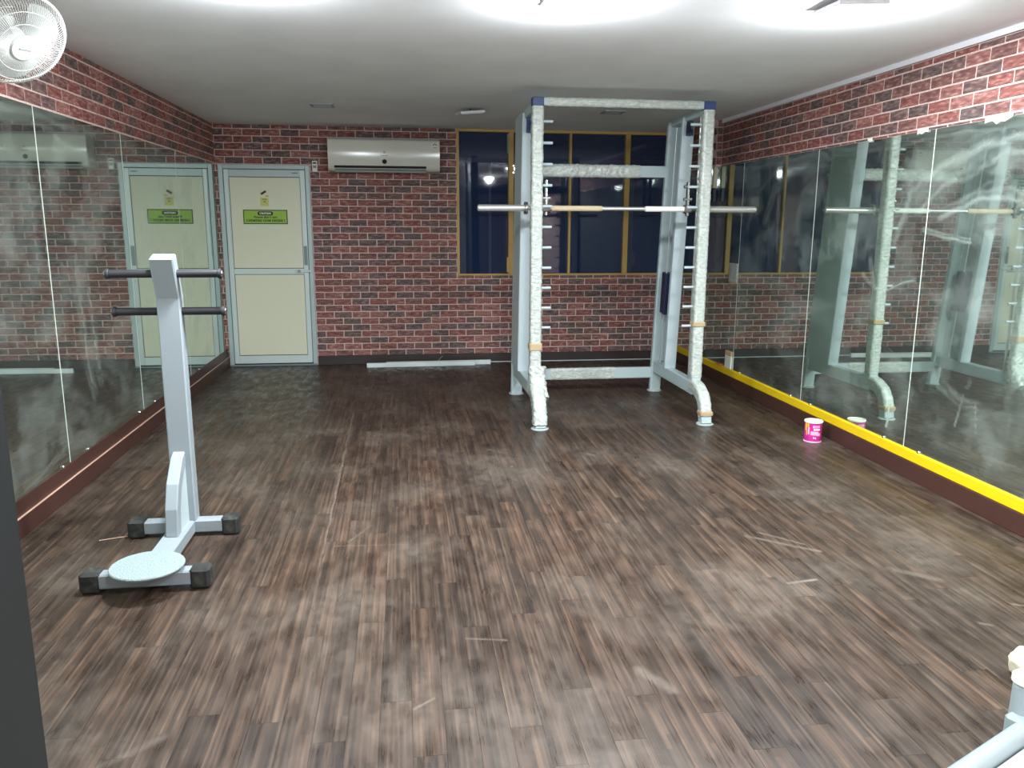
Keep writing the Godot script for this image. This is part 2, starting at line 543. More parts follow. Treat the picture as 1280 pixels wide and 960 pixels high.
# mirror glass with wiped plaster dust; the map spans z -8.815..-1 (u) and y 0.18..2.12 (v down)
func mirror_material(key: String, right: bool) -> StandardMaterial3D:
	var W := 1024
	var H := 320
	var a := grey(noise(61 if right else 71, 0.012, 5, FastNoiseLite.TYPE_SIMPLEX_SMOOTH, 55.0), W, H)
	var b := grey(noise(62 if right else 72, 0.05, 4, FastNoiseLite.TYPE_SIMPLEX_SMOOTH, 25.0), W, H)
	var f := PackedFloat32Array()
	f.resize(W * H)
	for i in W * H:
		f[i] = 0.035 + clampf((a[i] - 110) / 700.0, 0.0, 0.14) + clampf((b[i] - 190) / 500.0, 0.0, 0.1)
	var strokes: Array      # list of [[z, y], ...] polylines, width m, strength
	if right:
		strokes = [
			[[[-4.75, 1.45], [-4.6, 1.7], [-4.35, 1.85], [-4.0, 1.95], [-3.6, 1.98]], 0.2, 0.42],
			[[[-4.5, 1.62], [-4.3, 1.75], [-4.0, 1.86], [-3.5, 1.9]], 0.13, 0.36],
			[[[-4.3, 1.58], [-4.05, 1.66], [-3.8, 1.68], [-3.5, 1.62]], 0.12, 0.4],
			[[[-4.45, 1.5], [-4.25, 1.46], [-4.05, 1.44]], 0.05, 0.5],
			[[[-4.95, 2.0], [-4.93, 1.7], [-4.9, 1.4], [-4.85, 1.1]], 0.16, 0.22],
			[[[-5.3, 1.9], [-5.2, 1.6], [-5.15, 1.35]], 0.18, 0.26],
			[[[-5.05, 1.2], [-4.9, 1.12], [-4.75, 1.12], [-4.6, 1.18], [-4.5, 1.2]], 0.05, 0.5],
			[[[-4.98, 1.3], [-4.92, 1.15], [-4.83, 1.08]], 0.06, 0.45],
			[[[-6.6, 1.55], [-6.45, 1.8], [-6.2, 1.92], [-5.9, 1.98]], 0.14, 0.38],
			[[[-6.95, 1.5], [-6.8, 1.78], [-6.5, 1.95]], 0.12, 0.34],
			[[[-7.3, 1.6], [-7.2, 1.85], [-6.9, 2.0], [-6.0, 2.03], [-5.6, 2.02]], 0.16, 0.36],
			[[[-5.65, 2.03], [-5.0, 2.02], [-4.4, 2.03], [-3.6, 2.02]], 0.1, 0.28],
			[[[-5.7, 1.85], [-5.55, 1.6], [-5.5, 1.3]], 0.12, 0.24],
			[[[-4.15, 0.62], [-4.0, 0.58], [-3.85, 0.56]], 0.12, 0.3],
			[[[-3.96, 0.6], [-3.98, 0.5], [-4.0, 0.42]], 0.025, 0.5], [[[-3.86, 0.58], [-3.84, 0.48], [-3.83, 0.42]], 0.02, 0.5],
			[[[-4.62, 0.42], [-4.62, 0.3], [-4.63, 0.26]], 0.03, 1.6],
			[[[-3.7, 1.6], [-3.6, 1.0], [-3.6, 0.5]], 0.2, 0.2],
		]
	else:
		strokes = [
			[[[-3.8, 2.06], [-4.4, 2.05], [-5.2, 2.05], [-6.2, 2.04], [-7.6, 2.04]], 0.15, 0.34],
			[[[-6.0, 1.98], [-5.6, 1.95], [-5.45, 1.85], [-5.7, 1.75]], 0.14, 0.3],
			[[[-4.9, 1.98], [-5.4, 1.9], [-5.9, 1.92]], 0.12, 0.36],
			[[[-6.2, 2.0], [-6.8, 1.98], [-7.4, 1.97], [-8.2, 1.97]], 0.16, 0.34],
			[[[-6.1, 1.8], [-6.0, 1.6], [-5.95, 1.4]], 0.12, 0.2],
			[[[-5.0, 1.28], [-5.02, 1.0], [-5.05, 0.7], [-5.1, 0.5]], 0.16, 0.36],
			[[[-5.15, 1.1], [-5.2, 0.8], [-5.22, 0.55]], 0.14, 0.34],
			[[[-4.8, 0.5], [-4.95, 0.4], [-5.1, 0.32], [-5.3, 0.3]], 0.26, 0.26],
			[[[-5.3, 0.62], [-5.6, 0.5], [-5.9, 0.42]], 0.26, 0.24],
			[[[-4.75, 0.3], [-5.3, 0.24], [-5.9, 0.26], [-6.6, 0.28]], 0.14, 0.2],
			[[[-5.6, 1.3], [-5.75, 0.9], [-5.8, 0.6]], 0.2, 0.16],
			[[[-4.1, 0.2], [-4.4, 0.24], [-4.7, 0.3]], 0.06, 0.3],
		]
	for s in strokes:
		var pts: Array = s[0]
		var hr: float = s[1] / 2.0
		for k in pts.size() - 1:
			var p0 := Vector2(pts[k][0], pts[k][1])
			var p1 := Vector2(pts[k + 1][0], pts[k + 1][1])
			var x0 := int((minf(p0.x, p1.x) - hr + 8.815) / 7.815 * W)
			var x1 := int((maxf(p0.x, p1.x) + hr + 8.815) / 7.815 * W)
			var y0 := int((2.12 - maxf(p0.y, p1.y) - hr) / 1.94 * H)
			var y1 := int((2.12 - minf(p0.y, p1.y) + hr) / 1.94 * H)
			for y in range(maxi(y0, 0), mini(y1 + 1, H)):
				for x in range(maxi(x0, 0), mini(x1 + 1, W)):
					var q := Vector2(-8.815 + (x + 0.5) / W * 7.815, 2.12 - (y + 0.5) / H * 1.94)
					var e := Geometry2D.get_closest_point_to_segment(q, p0, p1)
					var r := q.distance_to(e)
					if r < hr:
						var i := y * W + x
						var across := (q - e).dot((p1 - p0).orthogonal().normalized()) / hr
						var streak := 0.72 + 0.28 * sin(across * 7.0 + a[i] * 0.05)
						var v: float = 0.8 * s[2] * pow(1.0 - r / hr, 0.6) * streak * (0.34 + a[i] / 420.0 + b[i] / 1200.0)
						f[i] = maxf(f[i], v)
	var alb := PackedByteArray()
	var orm := PackedByteArray()
	alb.resize(W * H * 3)
	orm.resize(W * H * 3)
	var g0 := Color(0.82, 0.88, 0.84)
	var g1 := Color(0.66, 0.70, 0.66)
	for i in W * H:
		var v := clampf(f[i], 0.0, 0.8)
		var c := g0.lerp(g1, v)
		alb[i * 3] = int(c.r * 255); alb[i * 3 + 1] = int(c.g * 255); alb[i * 3 + 2] = int(c.b * 255)
		orm[i * 3] = 255
		orm[i * 3 + 1] = int(clampf(0.015 + v * 0.12, 0, 1) * 255)
		orm[i * 3 + 2] = int((1.0 - v) * 255)
	var m := StandardMaterial3D.new()
	m.resource_name = key
	m.albedo_texture = ImageTexture.create_from_image(Image.create_from_data(W, H, false, Image.FORMAT_RGB8, alb))
	var ot := ImageTexture.create_from_image(Image.create_from_data(W, H, false, Image.FORMAT_RGB8, orm))
	m.metallic = 1.0
	m.metallic_texture = ot
	m.metallic_texture_channel = BaseMaterial3D.TEXTURE_CHANNEL_BLUE
	m.roughness = 1.0
	m.roughness_texture = ot
	m.roughness_texture_channel = BaseMaterial3D.TEXTURE_CHANNEL_GREEN
	m.texture_repeat = false
	return m

# ------------------------------------------------------------------ camera and light
func set_view() -> void:
	var cam := Camera3D.new()
	cam.name = "camera"
	add_child(cam)
	cam.position = Vector3(0, 1.5254, 0)
	cam.rotation = Vector3(-0.1981, -0.1334, 0.0046)
	cam.fov = 51.256
	cam.near = 0.05
	cam.far = 60
	cam.current = true
	var env := Environment.new()
	env.background_mode = Environment.BG_COLOR
	env.background_color = Color(0.07, 0.09, 0.13)
	env.background_energy_multiplier = 0.6
	env.ambient_light_source = Environment.AMBIENT_SOURCE_DISABLED
	env.reflected_light_source = Environment.REFLECTION_SOURCE_DISABLED
	env.tonemap_mode = Environment.TONE_MAPPER_LINEAR
	env.tonemap_exposure = 1.0
	env.sdfgi_enabled = true
	env.ssao_enabled = true
	env.ssil_enabled = true
	var w := WorldEnvironment.new()
	w.name = "surroundings"
	w.environment = env
	add_child(w)

func ceiling_lamp(x: float, z: float, energy: float, label: String, tilt := 0.0, size := 0.2) -> void:
	var t := thing("ceiling_lamp", label, "lamp", Vector3(x, HC, z), "square ceiling lamps that are lit")
	var b := Basis.from_euler(Vector3(tilt * 0.6, 0, tilt))
	var drop := size * 0.5 * sin(absf(tilt)) * 1.6
	part("housing", bevel(Vector3(size + 0.02, 0.02, size + 0.02), 0.004), M.lamp_frame, t, at(Vector3(x, HC - 0.0105 - drop, z), b))
	# shallow pillow-shaped diffuser
	var st := begin(true)
	var n := 8
	var h := size / 2.0
	for i in n:
		for j in n:
			var q := []
			for o in [[0, 0], [1, 0], [1, 1], [0, 1]]:
				var u: float = -1.0 + 2.0 * (i + o[0]) / n
				var v: float = -1.0 + 2.0 * (j + o[1]) / n
				q.append(Vector3(u * h, -0.028 * pow((1.0 - pow(absf(u), 4)) * (1.0 - pow(absf(v), 4)), 0.5), v * h))
			quad(st, q[0], q[1], q[2], q[3], Vector3.DOWN)
	part("diffuser", done(st), M.lamp_glow, t, at(Vector3(x, HC - drop, z), b) * at(Vector3(0, -0.021, 0)))
	var down := AreaLight3D.new()
	down.name = "panel_light"
	t.add_child(down)
	down.position = Vector3(0, -0.056 - drop, 0)
	down.rotation = Vector3(-PI / 2, 0, 0)
	down.area_size = Vector2(size, size)
	down.light_energy = energy
	down.light_color = LIGHT
	down.area_range = 16.0
	down.shadow_enabled = true
	var l := OmniLight3D.new()
	l.name = "glow"
	t.add_child(l)
	l.position = Vector3(0, -0.085 - drop, 0)
	l.light_energy = energy * 0.15
	l.light_color = LIGHT
	l.light_size = 0.06
	l.omni_range = 16.0
	l.omni_attenuation = 2.0
	l.shadow_enabled = true

func lights() -> void:
	ceiling_lamp(0.75, -3.76, 7.8, "lit square lamp on the ceiling above the middle of the floor")
	ceiling_lamp(2.02, -3.64, 7.8, "lit square lamp hanging askew from the ceiling near the brick band with yellow board below", 0.05, 0.22)
	ceiling_lamp(-0.66, -3.62, 7.8, "lit square lamp on the ceiling in front of the waist twister")
	ceiling_lamp(-0.66, -0.4, 6.4, "lit square lamp on the ceiling over the viewer, nearest the dark cabinet")
	ceiling_lamp(0.70, -0.4, 6.4, "lit square lamp on the ceiling over the viewer's head")
	ceiling_lamp(2.02, -0.4, 6.4, "lit square lamp on the ceiling over the grey machine base")
	ceiling_lamp(0.70, 2.9, 5.0, "lit square lamp on the ceiling behind the viewer")

# ------------------------------------------------------------------ bricks
var brick_shapes := []
var cut_shapes := {}
const CLAYS := ["brick_red", "brick_brown", "brick_rose", "brick_slate", "brick_dark", "brick_red", "brick_brown", "brick_dark", "brick_rose", "brick_red", "brick_slate"]

func brick_mesh(w: float, h: float) -> ArrayMesh:
	var full := absf(w - (COL - 0.0105)) < 0.002 and absf(h - (ROW - 0.009)) < 0.002
	if full:
		if brick_shapes.is_empty():
			for k in 8:
				brick_shapes.append(bevel(Vector3(COL - 0.0105, ROW - 0.009, 0.012), 0.0022, 0.0014))
		return brick_shapes[rng.randi() % 8]
	var key := "%d_%d" % [int(w * 250), int(h * 250)]
	if not cut_shapes.has(key):
		cut_shapes[key] = bevel(Vector3(w, h, 0.012), 0.0022, 0.0012)
	return cut_shapes[key]

# clad a wall face: origin O (u = 0 there, v = height), u direction U, face normal N; holes are Rect2 in (u, v)
func clad(parent: Node3D, O: Vector3, U: Vector3, N: Vector3, u0: float, u1: float, v0: float, v1: float, phase_u: float, phase_v: float, holes: Array, keep: AABB, hidden: bool, eye: Vector3) -> void:
	var list := []
	var b := Basis(U, Vector3.UP, U.cross(Vector3.UP))
	if b.z.dot(N) < 0:
		b = Basis(-U, Vector3.UP, (-U).cross(Vector3.UP))
	var r0 := int(floor((v0 - phase_v) / ROW))
	var r1 := int(ceil((v1 - phase_v) / ROW))
	for r in range(r0, r1):
		var a := maxf(phase_v + r * ROW + 0.0045, v0 + 0.001)
		var c := minf(phase_v + (r + 1) * ROW - 0.0045, v1 - 0.001)
		if c - a < 0.008: continue
		var shift := phase_u + (COL / 2.0 if posmod(r, 2) == 0 else 0.0)
		var k0 := int(floor((u0 - shift) / COL))
		var k1 := int(ceil((u1 - shift) / COL))
		for k in range(k0, k1):
			var p := maxf(shift + k * COL + 0.00525, u0 + 0.001)
			var q := minf(shift + (k + 1) * COL - 0.00525, u1 - 0.001)
			var skip := false
			var aa := a
			var cc := c
			for hole in holes:
				var hr: Rect2 = hole
				if q > hr.position.x and p < hr.end.x and cc > hr.position.y and aa < hr.end.y:
					# trim to the side that stays
					if p < hr.position.x and hr.position.x - p >= q - hr.end.x: q = hr.position.x - 0.002
					elif q > hr.end.x: p = hr.end.x + 0.002
					elif aa < hr.position.y: cc = hr.position.y - 0.002
					elif cc > hr.end.y: aa = hr.end.y + 0.002
					else: skip = true
			if skip or q - p < 0.012 or cc - aa < 0.008: continue
			var pos := O + U * ((p + q) / 2.0) + Vector3.UP * ((aa + cc) / 2.0) - N * 0.0022
			var pick := posmod(r * 7 + k * 4 + (r * k) % 3 + rng.randi() % 3, CLAYS.size())
			list.append([pos, q - p, cc - aa, CLAYS[pick], keep.has_point(pos) != hidden])
	list.sort_custom(func(x, y): return (0 if x[4] else 1000) + eye.distance_to(x[0]) < (0 if y[4] else 1000) + eye.distance_to(y[0]))
	var rest := {}
	for i in list.size():
		var e: Array = list[i]
		var mesh := brick_mesh(e[1], e[2])
		if i < 300 and e[4]:
			part("brick", mesh, M[e[3]], parent, at(e[0], b))
		else:
			if not rest.has(e[3]): rest[e[3]] = []
			rest[e[3]].append([mesh, at(e[0], b)])
	if rest.size():
		var am := ArrayMesh.new()
		for key in rest:
			var st := SurfaceTool.new()
			for e in rest[key]:
				st.append_from(e[0], 0, e[1])
			st.commit(am)
			am.surface_set_material(am.get_surface_count() - 1, M[key])
		var o := MeshInstance3D.new()
		o.name = "remaining_bricks"
		o.mesh = am
		parent.add_child(o, true)
		o.position = -parent.position
		o.set_meta("kind", "stuff")

# ------------------------------------------------------------------ shell
func shell() -> void:
	var eye := Vector3(0, 1.5254, 0)
	# floor: base slab with planks on it
	var floor_ := struct("floor", slab(Vector3(XL - 0.15, -0.15, ZB - 0.15), Vector3(XR + 0.15, -0.006, ZF + 0.15)), M.screed)
	var PW := 0.1
	var PL := 0.92
	var shapes := []
	for k in 16:
		shapes.append(plank(PW - 0.0008, PL - 0.0008, 0.006, rng.randf(), rng.randf()))
	var list := []
	var cols := int(ceil((XR - XL) / PW))
	for i in cols:
		var off: float = [0.0, 0.31, 0.07, 0.5, 0.2, 0.41][i % 6]
		for j in range(0, 15):
			var z1 := ZB + (j + off) * PL
			var z0 := z1 - PL
			z0 = maxf(z0, ZB)
			z1 = minf(z1, ZF)
			if z1 - z0 < 0.03: continue
			var x0 := XL + i * PW
			var x1 := minf(x0 + PW, XR)
			var w := x1 - x0
			var whole := absf(z1 - z0 - PL) < 0.001 and absf(w - PW) < 0.001
			var mesh: ArrayMesh = shapes[rng.randi() % 16] if whole else plank(w - 0.0008, z1 - z0 - 0.0008, 0.006, rng.randf(), rng.randf())
			var tint := posmod(j * 5 + i * (1 + j % 2) + rng.randi() % 4, 6)
			list.append([Vector3((x0 + x1) / 2, -0.003, (z0 + z1) / 2), mesh, tint])
	list.sort_custom(func(a, b): return rank(a[0], eye) < rank(b[0], eye))
	var rest := {}
	for i in list.size():
		var e: Array = list[i]
		if i < 300:
			part("plank", e[1], M["plank_%d" % e[2]], floor_, at(e[0]))
		else:
			if not rest.has(e[2]): rest[e[2]] = []
			rest[e[2]].append([e[1], at(e[0])])
	var am := ArrayMesh.new()
	for key in rest:
		var st := SurfaceTool.new()
		for e in rest[key]:
			st.append_from(e[0], 0, e[1])
		st.commit(am)
		am.surface_set_material(am.get_surface_count() - 1, M["plank_%d" % key])
	var o := MeshInstance3D.new()
	o.name = "remaining_planks"
	o.mesh = am
	floor_.add_child(o)
	o.set_meta("kind", "stuff")

	struct("ceiling", slab(Vector3(XL - 0.15, HC, ZB - 0.15), Vector3(XR + 0.15, HC + 0.15, ZF + 0.15)), M.plaster)
	struct("wall_front", slab(Vector3(XL - 0.15, -0.006, ZF), Vector3(XR + 0.15, HC, ZF + 0.15)), M.painted_grey)

	# back wall round the window opening
	var wx := 0.575
	var wb := 0.962
	var back := join([
		slab(Vector3(XL - 0.15, -0.006, ZB - 0.15), Vector3(wx, HC, ZB)),
		slab(Vector3(wx, -0.006, ZB - 0.15), Vector3(XR + 0.15, wb, ZB)),
	])
	var wall_back := struct("wall_back", back, M.mortar)
	clad(wall_back, Vector3(0, 0, ZB), Vector3.RIGHT, Vector3(0, 0, 1), XL, XR, 0.1, HC, -0.7589, 0.1617,
		[Rect2(-1.878, -0.1, 0.928, 2.212), Rect2(wx, wb, 4.0, 3.0)],
		AABB(Vector3(-0.76, 2.08, -10), Vector3(1.16, 0.28, 2)), true, eye)

	var wall_left := struct("wall_left", slab(Vector3(XL - 0.15, -0.006, ZB), Vector3(XL, HC, ZF)), M.mortar)
	clad(wall_left, Vector3(XL, 0, 0), Vector3(0, 0, -1), Vector3.RIGHT, -ZF, -ZB, 2.115, HC, 0.03, 2.47,
		[], AABB(Vector3(-10, 0, -10), Vector3(20, 5, 7.4)), false, eye)
	var wall_right := struct("wall_right", slab(Vector3(XR, -0.006, ZB), Vector3(XR + 0.15, HC, ZF)), M.mortar)
	clad(wall_right, Vector3(XR, 0, 0), Vector3(0, 0, -1), Vector3.LEFT, -ZF, 7.64, 2.07, HC - 0.035, 0.07, 2.435,
		[], AABB(Vector3(-10, 0, -10), Vector3(20, 5, 7.4)), false, eye)
	# boxed-out end of the brick band by the window
	var box := part("boxed_end", slab(Vector3(XR - 0.055, 2.07, ZB + 0.001), Vector3(XR - 0.001, HC, -7.655)), M.mortar, wall_right)
	for r in 6:
		var v0 := maxf(2.435 + (r - 5) * ROW + 0.004, 2.072)
		var v1 := minf(2.435 + (r - 4) * ROW - 0.004, HC - 0.002)
		if v1 - v0 < 0.01: continue
		part("brick", bevel(Vector3(0.048, v1 - v0, 0.01), 0.002), M[CLAYS[(r * 3) % 9]], box, at(Vector3(XR - 0.029, (v0 + v1) / 2, -7.653)))
		for k in 6:
			var z0 := -7.66 - k * COL - (COL / 2 if r % 2 else 0.0)
			var z1 := maxf(z0 - COL + 0.008, ZB + 0.003)
			if z0 - z1 < 0.02: continue
			part("brick", bevel(Vector3(0.01, v1 - v0, z0 - z1), 0.002), M[CLAYS[(r * 3 + k * 2) % 11]], box, at(Vector3(XR - 0.057, (v0 + v1) / 2, (z0 + z1) / 2)))
	struct("trim_1", sweep([Vector3(XR - 0.012, HC - 0.0165, -7.63), Vector3(XR - 0.012, HC - 0.0165, ZF)], [Vector2(-0.016, -0.011), Vector2(0.016, -0.011), Vector2(0.016, 0.011), Vector2(0.006, 0.011), Vector2(-0.016, -0.002)], Vector3.UP), M.cornice)

	# skirtings
	struct("baseboard_back", slab(Vector3(-0.948, 0, ZB), Vector3(XR - 0.03, 0.1, ZB + 0.014), 0.003), M.skirting_dark)
	struct("baseboard_corner", slab(Vector3(XL + 0.022, 0, ZB), Vector3(-1.88, 0.1, ZB + 0.012), 0.002), M.skirting_dark)
	struct("trim_2", slab(Vector3(0.2, 0, ZB + 0.014), Vector3(XR - 0.03, 0.008, ZB + 0.022), 0.002), M.trunking)
	var bl := struct("baseboard_left", join([slab(Vector3(XL, 0, ZB + 0.001), Vector3(XL + 0.024, 0.1, ZF), 0.002), slab(Vector3(XL, 0.1, ZB + 0.001), Vector3(XL + 0.012, 0.186, ZF), 0.002)]), M.skirting_brown)
	part("raw_edge", slab(Vector3(XL + 0.0125, 0.1, ZB + 0.002), Vector3(XL + 0.024, 0.1035, ZF), 0.001), M.raw_edge, bl)
	struct("baseboard_right", slab(Vector3(XR - 0.026, 0, ZB + 0.001), Vector3(XR, 0.112, ZF), 0.003), M.skirting_brown)
	struct("trim_3", slab(Vector3(XR - 0.022, 0.1125, ZB + 0.001), Vector3(XR, 0.177, ZF), 0.004), M.yellow_board)

func rank(p: Vector3, eye: Vector3) -> float:
	# planks in view come first, nearest first
	var d := p - eye
	var f := Vector3(sin(0.1334), 0, -cos(0.1334))
	var z := d.dot(f)
	var x := d.dot(Vector3(cos(0.1334), 0, sin(0.1334)))
	return z if z > 1.5 and absf(x) < z * 0.7 + 0.1 else 100.0 + absf(z)

func plank(w: float, l: float, t: float, u0: float, v0: float) -> ArrayMesh:
	var st := begin()
	var h := Vector3(w / 2, t / 2, l / 2)
	var top := [Vector3(-h.x, h.y, -h.z), Vector3(h.x, h.y, -h.z), Vector3(h.x, h.y, h.z), Vector3(-h.x, h.y, h.z)]
	var bot := []
	for p in top:
		bot.append(Vector3(p.x, -h.y, p.z))
	for k in [0, 1, 2, 0, 2, 3]:
		uvv(st, top[k], u0, v0)
	for k in 4:
		var n := (k + 1) % 4
		var q := [top[k], bot[k], bot[n], top[n]]
		var out: Vector3 = (top[k] + top[n]) * Vector3(1, 0, 1)
		var order := [0, 1, 2, 0, 2, 3]
		if (q[0] - q[2]).cross(q[0] - q[1]).dot(out) < 0:
			order = [0, 2, 1, 0, 3, 2]
		for i in order:
			uvv(st, q[i], u0, v0)
	return done(st)

func uvv(st: SurfaceTool, p: Vector3, u0: float, v0: float) -> void:
	st.set_uv(Vector2(u0 + p.x / 0.42, v0 + (p.z + p.y) / 1.9))
	st.add_vertex(p)

# ------------------------------------------------------------------ mirrors
func mirrors() -> void:
	# right wall: joints at z = -4.435 + k * MZ
	var words_r := ["mirror panel beside the window, partly behind the boxed brick end", "mirror panel with a white foam block at its foot", "mirror panel behind the magenta paint tin", "mirror panel with swirled dust, reflecting the inner side of the barbell machine", "mirror panel at the photo's edge above the yellow board"]
	var clips_r := [-7.51, -6.92, -5.92, -5.6, -4.64, -4.28, -3.2]
	for k in 5:
		var z0 := -7.09 + (k - 1) * MZ if k > 0 else ZB + 0.002
		var z1 := -7.09 + k * MZ
		if k == 4: z1 = -2.0
		mirror(true, z0, z1, 0.178, 2.068, words_r[k], clips_r)
	var words_l := ["mirror panel next to the door, reflecting the door", "mirror panel with a short drip of plaster near the door's reflection", "mirror panel with pale vertical smears, behind the twister's handles", "mirror panel reflecting the air conditioner, under the wall fan"]
	var clips_l := [-7.58, -6.23, -5.87, -4.91, -4.55, -3.5]
	var cuts := [ZB + 0.002, -7.32, -5.98, -4.655, -2.0]
	for k in 4:
		mirror(false, cuts[k], cuts[k + 1], 0.187, 2.113, words_l[k], clips_l)

func mirror(right: bool, z0: float, z1: float, y0: float, y1: float, label: String, clips: Array) -> void:
	var s := -1.0 if right else 1.0       # towards the room
	var wall := XR if right else XL
	var face := wall + s * 0.006
	z0 += 0.0015
	z1 -= 0.0015
	var t := thing("mirror_panel", label, "mirror", Vector3(wall, y0, (z0 + z1) / 2), "mirror panels on the wall with the yellow board" if right else "mirror panels on the wall beside the door")
	var st := begin()
	var q := [Vector3(face, y0, z0), Vector3(face, y1, z0), Vector3(face, y1, z1), Vector3(face, y0, z1)]
	var order := [0, 1, 2, 0, 2, 3]
	if (q[0] - q[2]).cross(q[0] - q[1]).x * s < 0:
		order = [0, 2, 1, 0, 3, 2]
	for i in order:
		st.set_uv(Vector2((q[i].z + 8.815) / 7.815, (2.12 - q[i].y) / 1.94))
		st.add_vertex(q[i])
	part("silvered_face", done(st), M.mirror_right if right else M.mirror_left, t)
	part("glass_edge", slab(Vector3(wall + s * 0.0004, y0, z0), Vector3(face - s * 0.0003, y1, z1), 0.0006), M.seam, t)
	if z1 < -3.0:
		part("joint_bead", slab(Vector3(wall + s * 0.001, y0, z1 - 0.002), Vector3(face + s * 0.0012, y1, z1 + 0.005), 0.0006), M.seam, t)
	for c in clips:
		if c > z0 and c < z1:
			var clip := part("mirror_clip", lathe([Vector2(0, 0.0), Vector2(0.011, 0.0), Vector2(0.012, 0.004), Vector2(0.009, 0.009), Vector2(0, 0.01)], 12), M.chrome, t, at(Vector3(face + s * 0.001, y0 + 0.004, c), Basis(Vector3(0, 0, 1), Vector3(s, 0, 0), Vector3(0, 1, 0) * s)))
			part("screw", slab(Vector3(face, y0 - 0.016, c - 0.004), Vector3(face + s * 0.004, y0, c + 0.004), 0.001), M.chrome, clip)

# ------------------------------------------------------------------ door, window, air conditioner
func door() -> void:
	var d := struct("door_1", null, null, Vector3(-1.414, 0, ZB))
	var x0 := -1.872
	var x1 := -0.956
	var top := 2.108
	var z := ZB
	part("frame", join([
		slab(Vector3(x0, 0, z - 0.03), Vector3(x0 + 0.045, top, z + 0.02), 0.004),
		slab(Vector3(x1 - 0.045, 0, z - 0.03), Vector3(x1, top, z + 0.02), 0.004),
		slab(Vector3(x0 + 0.045, top - 0.045, z - 0.03), Vector3(x1 - 0.045, top, z + 0.02), 0.004)]), M.aluminium, d)
	part("gap_back", slab(Vector3(x0 + 0.04, 0.004, z - 0.02), Vector3(x1 - 0.04, top - 0.04, z + 0.001)), M.gap, d)
	var a := x0 + 0.05
	var b := x1 - 0.05
	var leaf := part("leaf_frame", join([
		slab(Vector3(a, 0.03, z + 0.002), Vector3(a + 0.05, top - 0.05, z + 0.016), 0.004),
		slab(Vector3(b - 0.05, 0.03, z + 0.002), Vector3(b, top - 0.05, z + 0.016), 0.004),
		slab(Vector3(a + 0.05, 0.03, z + 0.002), Vector3(b - 0.05, 0.115, z + 0.016), 0.004),
		slab(Vector3(a + 0.05, 0.985, z + 0.002), Vector3(b - 0.05, 1.045, z + 0.016), 0.004)]), M.aluminium_light, d)
	part("top_rail", slab(Vector3(a + 0.05, 1.985, z + 0.002), Vector3(b - 0.05, top - 0.05, z + 0.015), 0.003), M.aluminium, d)
	part("panel", slab(Vector3(a + 0.054, 0.121, z + 0.001), Vector3(b - 0.054, 0.98, z + 0.008), 0.002), M.door_panel, d)
	part("panel", slab(Vector3(a + 0.054, 1.05, z + 0.001), Vector3(b - 0.054, 1.98, z + 0.008), 0.002), M.door_panel, d)
	part("pull_strip", slab(Vector3(a + 0.008, 1.15, z + 0.016), Vector3(a + 0.04, 2.05, z + 0.024), 0.004), M.aluminium_light, d)
	var h := part("handle", slab(Vector3(b - 0.14, 1.005, z + 0.016), Vector3(b + 0.03, 1.03, z + 0.034), 0.006), M.aluminium_light, d)
	part("lock", rod(Vector3(b - 0.1, 1.0175, z + 0.034), Vector3(b - 0.1, 1.0175, z + 0.046), 0.016), M.chrome, h)
	part("latch_plate", slab(Vector3(b - 0.042, 1.08, z + 0.016), Vector3(b - 0.008, 1.28, z + 0.021), 0.002), M.aluminium_dark, d)
	part("closer_plate", slab(Vector3(b - 0.13, 2.02, z + 0.015), Vector3(b - 0.07, 2.032, z + 0.018), 0.001), M.aluminium_dark, d)
	part("threshold", slab(Vector3(x0, 0.0, z), Vector3(x1, 0.02, z + 0.03), 0.004), M.aluminium_dark, d)

	# notices stuck to the door
	var zs := z + 0.0085
	var s := thing("door_notice", "green notice with black border about chewing gum, on the upper door panel", "sign", Vector3(-1.423, 1.508, zs))
	part("border", slab(Vector3(-1.648, 1.506, zs), Vector3(-1.2, 1.652, zs + 0.002), 0.0006), M.sign_black, s)
	part("green_field", slab(Vector3(-1.639, 1.515, zs + 0.002), Vector3(-1.209, 1.643, zs + 0.0028), 0.0003), M.sign_green, s)
	var pill := []
	for i in 16:
		var t := TAU * (i + 0.5) / 16.0
		pill.append(Vector2(cos(t) * 0.021 + (0.058 if i < 4 or i > 11 else -0.058), sin(t) * 0.021))
	part("heading_patch", prism(pill, 0.001), M.sign_black, s, at(Vector3(-1.424, 1.615, zs + 0.0032)))
	part("heading", text("CAUTION", 0.026), M.sign_white, s, at(Vector3(-1.424, 1.615, zs + 0.0042)))
	part("writing", text("Please don't use", 0.03), M.sign_black, s, at(Vector3(-1.424, 1.577, zs + 0.0034)))
	part("writing", text("CHEWING GUM INSIDE !", 0.034), M.sign_black, s, at(Vector3(-1.424, 1.541, zs + 0.0034)))
	var k := thing("camera_sticker", "small pale sticker with a black camera symbol above the green notice", "sticker", Vector3(-1.42, 1.69, zs))
	part("upper_field", slab(Vector3(-1.476, 1.775, zs), Vector3(-1.372, 1.858, zs + 0.0012), 0.0003), M.sticker_cream, k)
	part("lower_field", slab(Vector3(-1.468, 1.69, zs), Vector3(-1.384, 1.775, zs + 0.0012), 0.0003), M.sticker_yellow, k)
	part("camera_symbol", prism([Vector2(-0.03, -0.011), Vector2(0.026, -0.011), Vector2(0.033, 0), Vector2(0.026, 0.011), Vector2(-0.03, 0.011)], 0.001), M.sign_black, k, at(Vector3(-1.432, 1.826, zs + 0.0017), Basis(Vector3(0, 0, 1), 0.55)))
	part("camera_mount", prism([Vector2(-0.02, -0.003), Vector2(0.018, -0.003), Vector2(0.014, 0.004), Vector2(-0.012, 0.003)], 0.001), M.sign_black, k, at(Vector3(-1.398, 1.792, zs + 0.0017)))
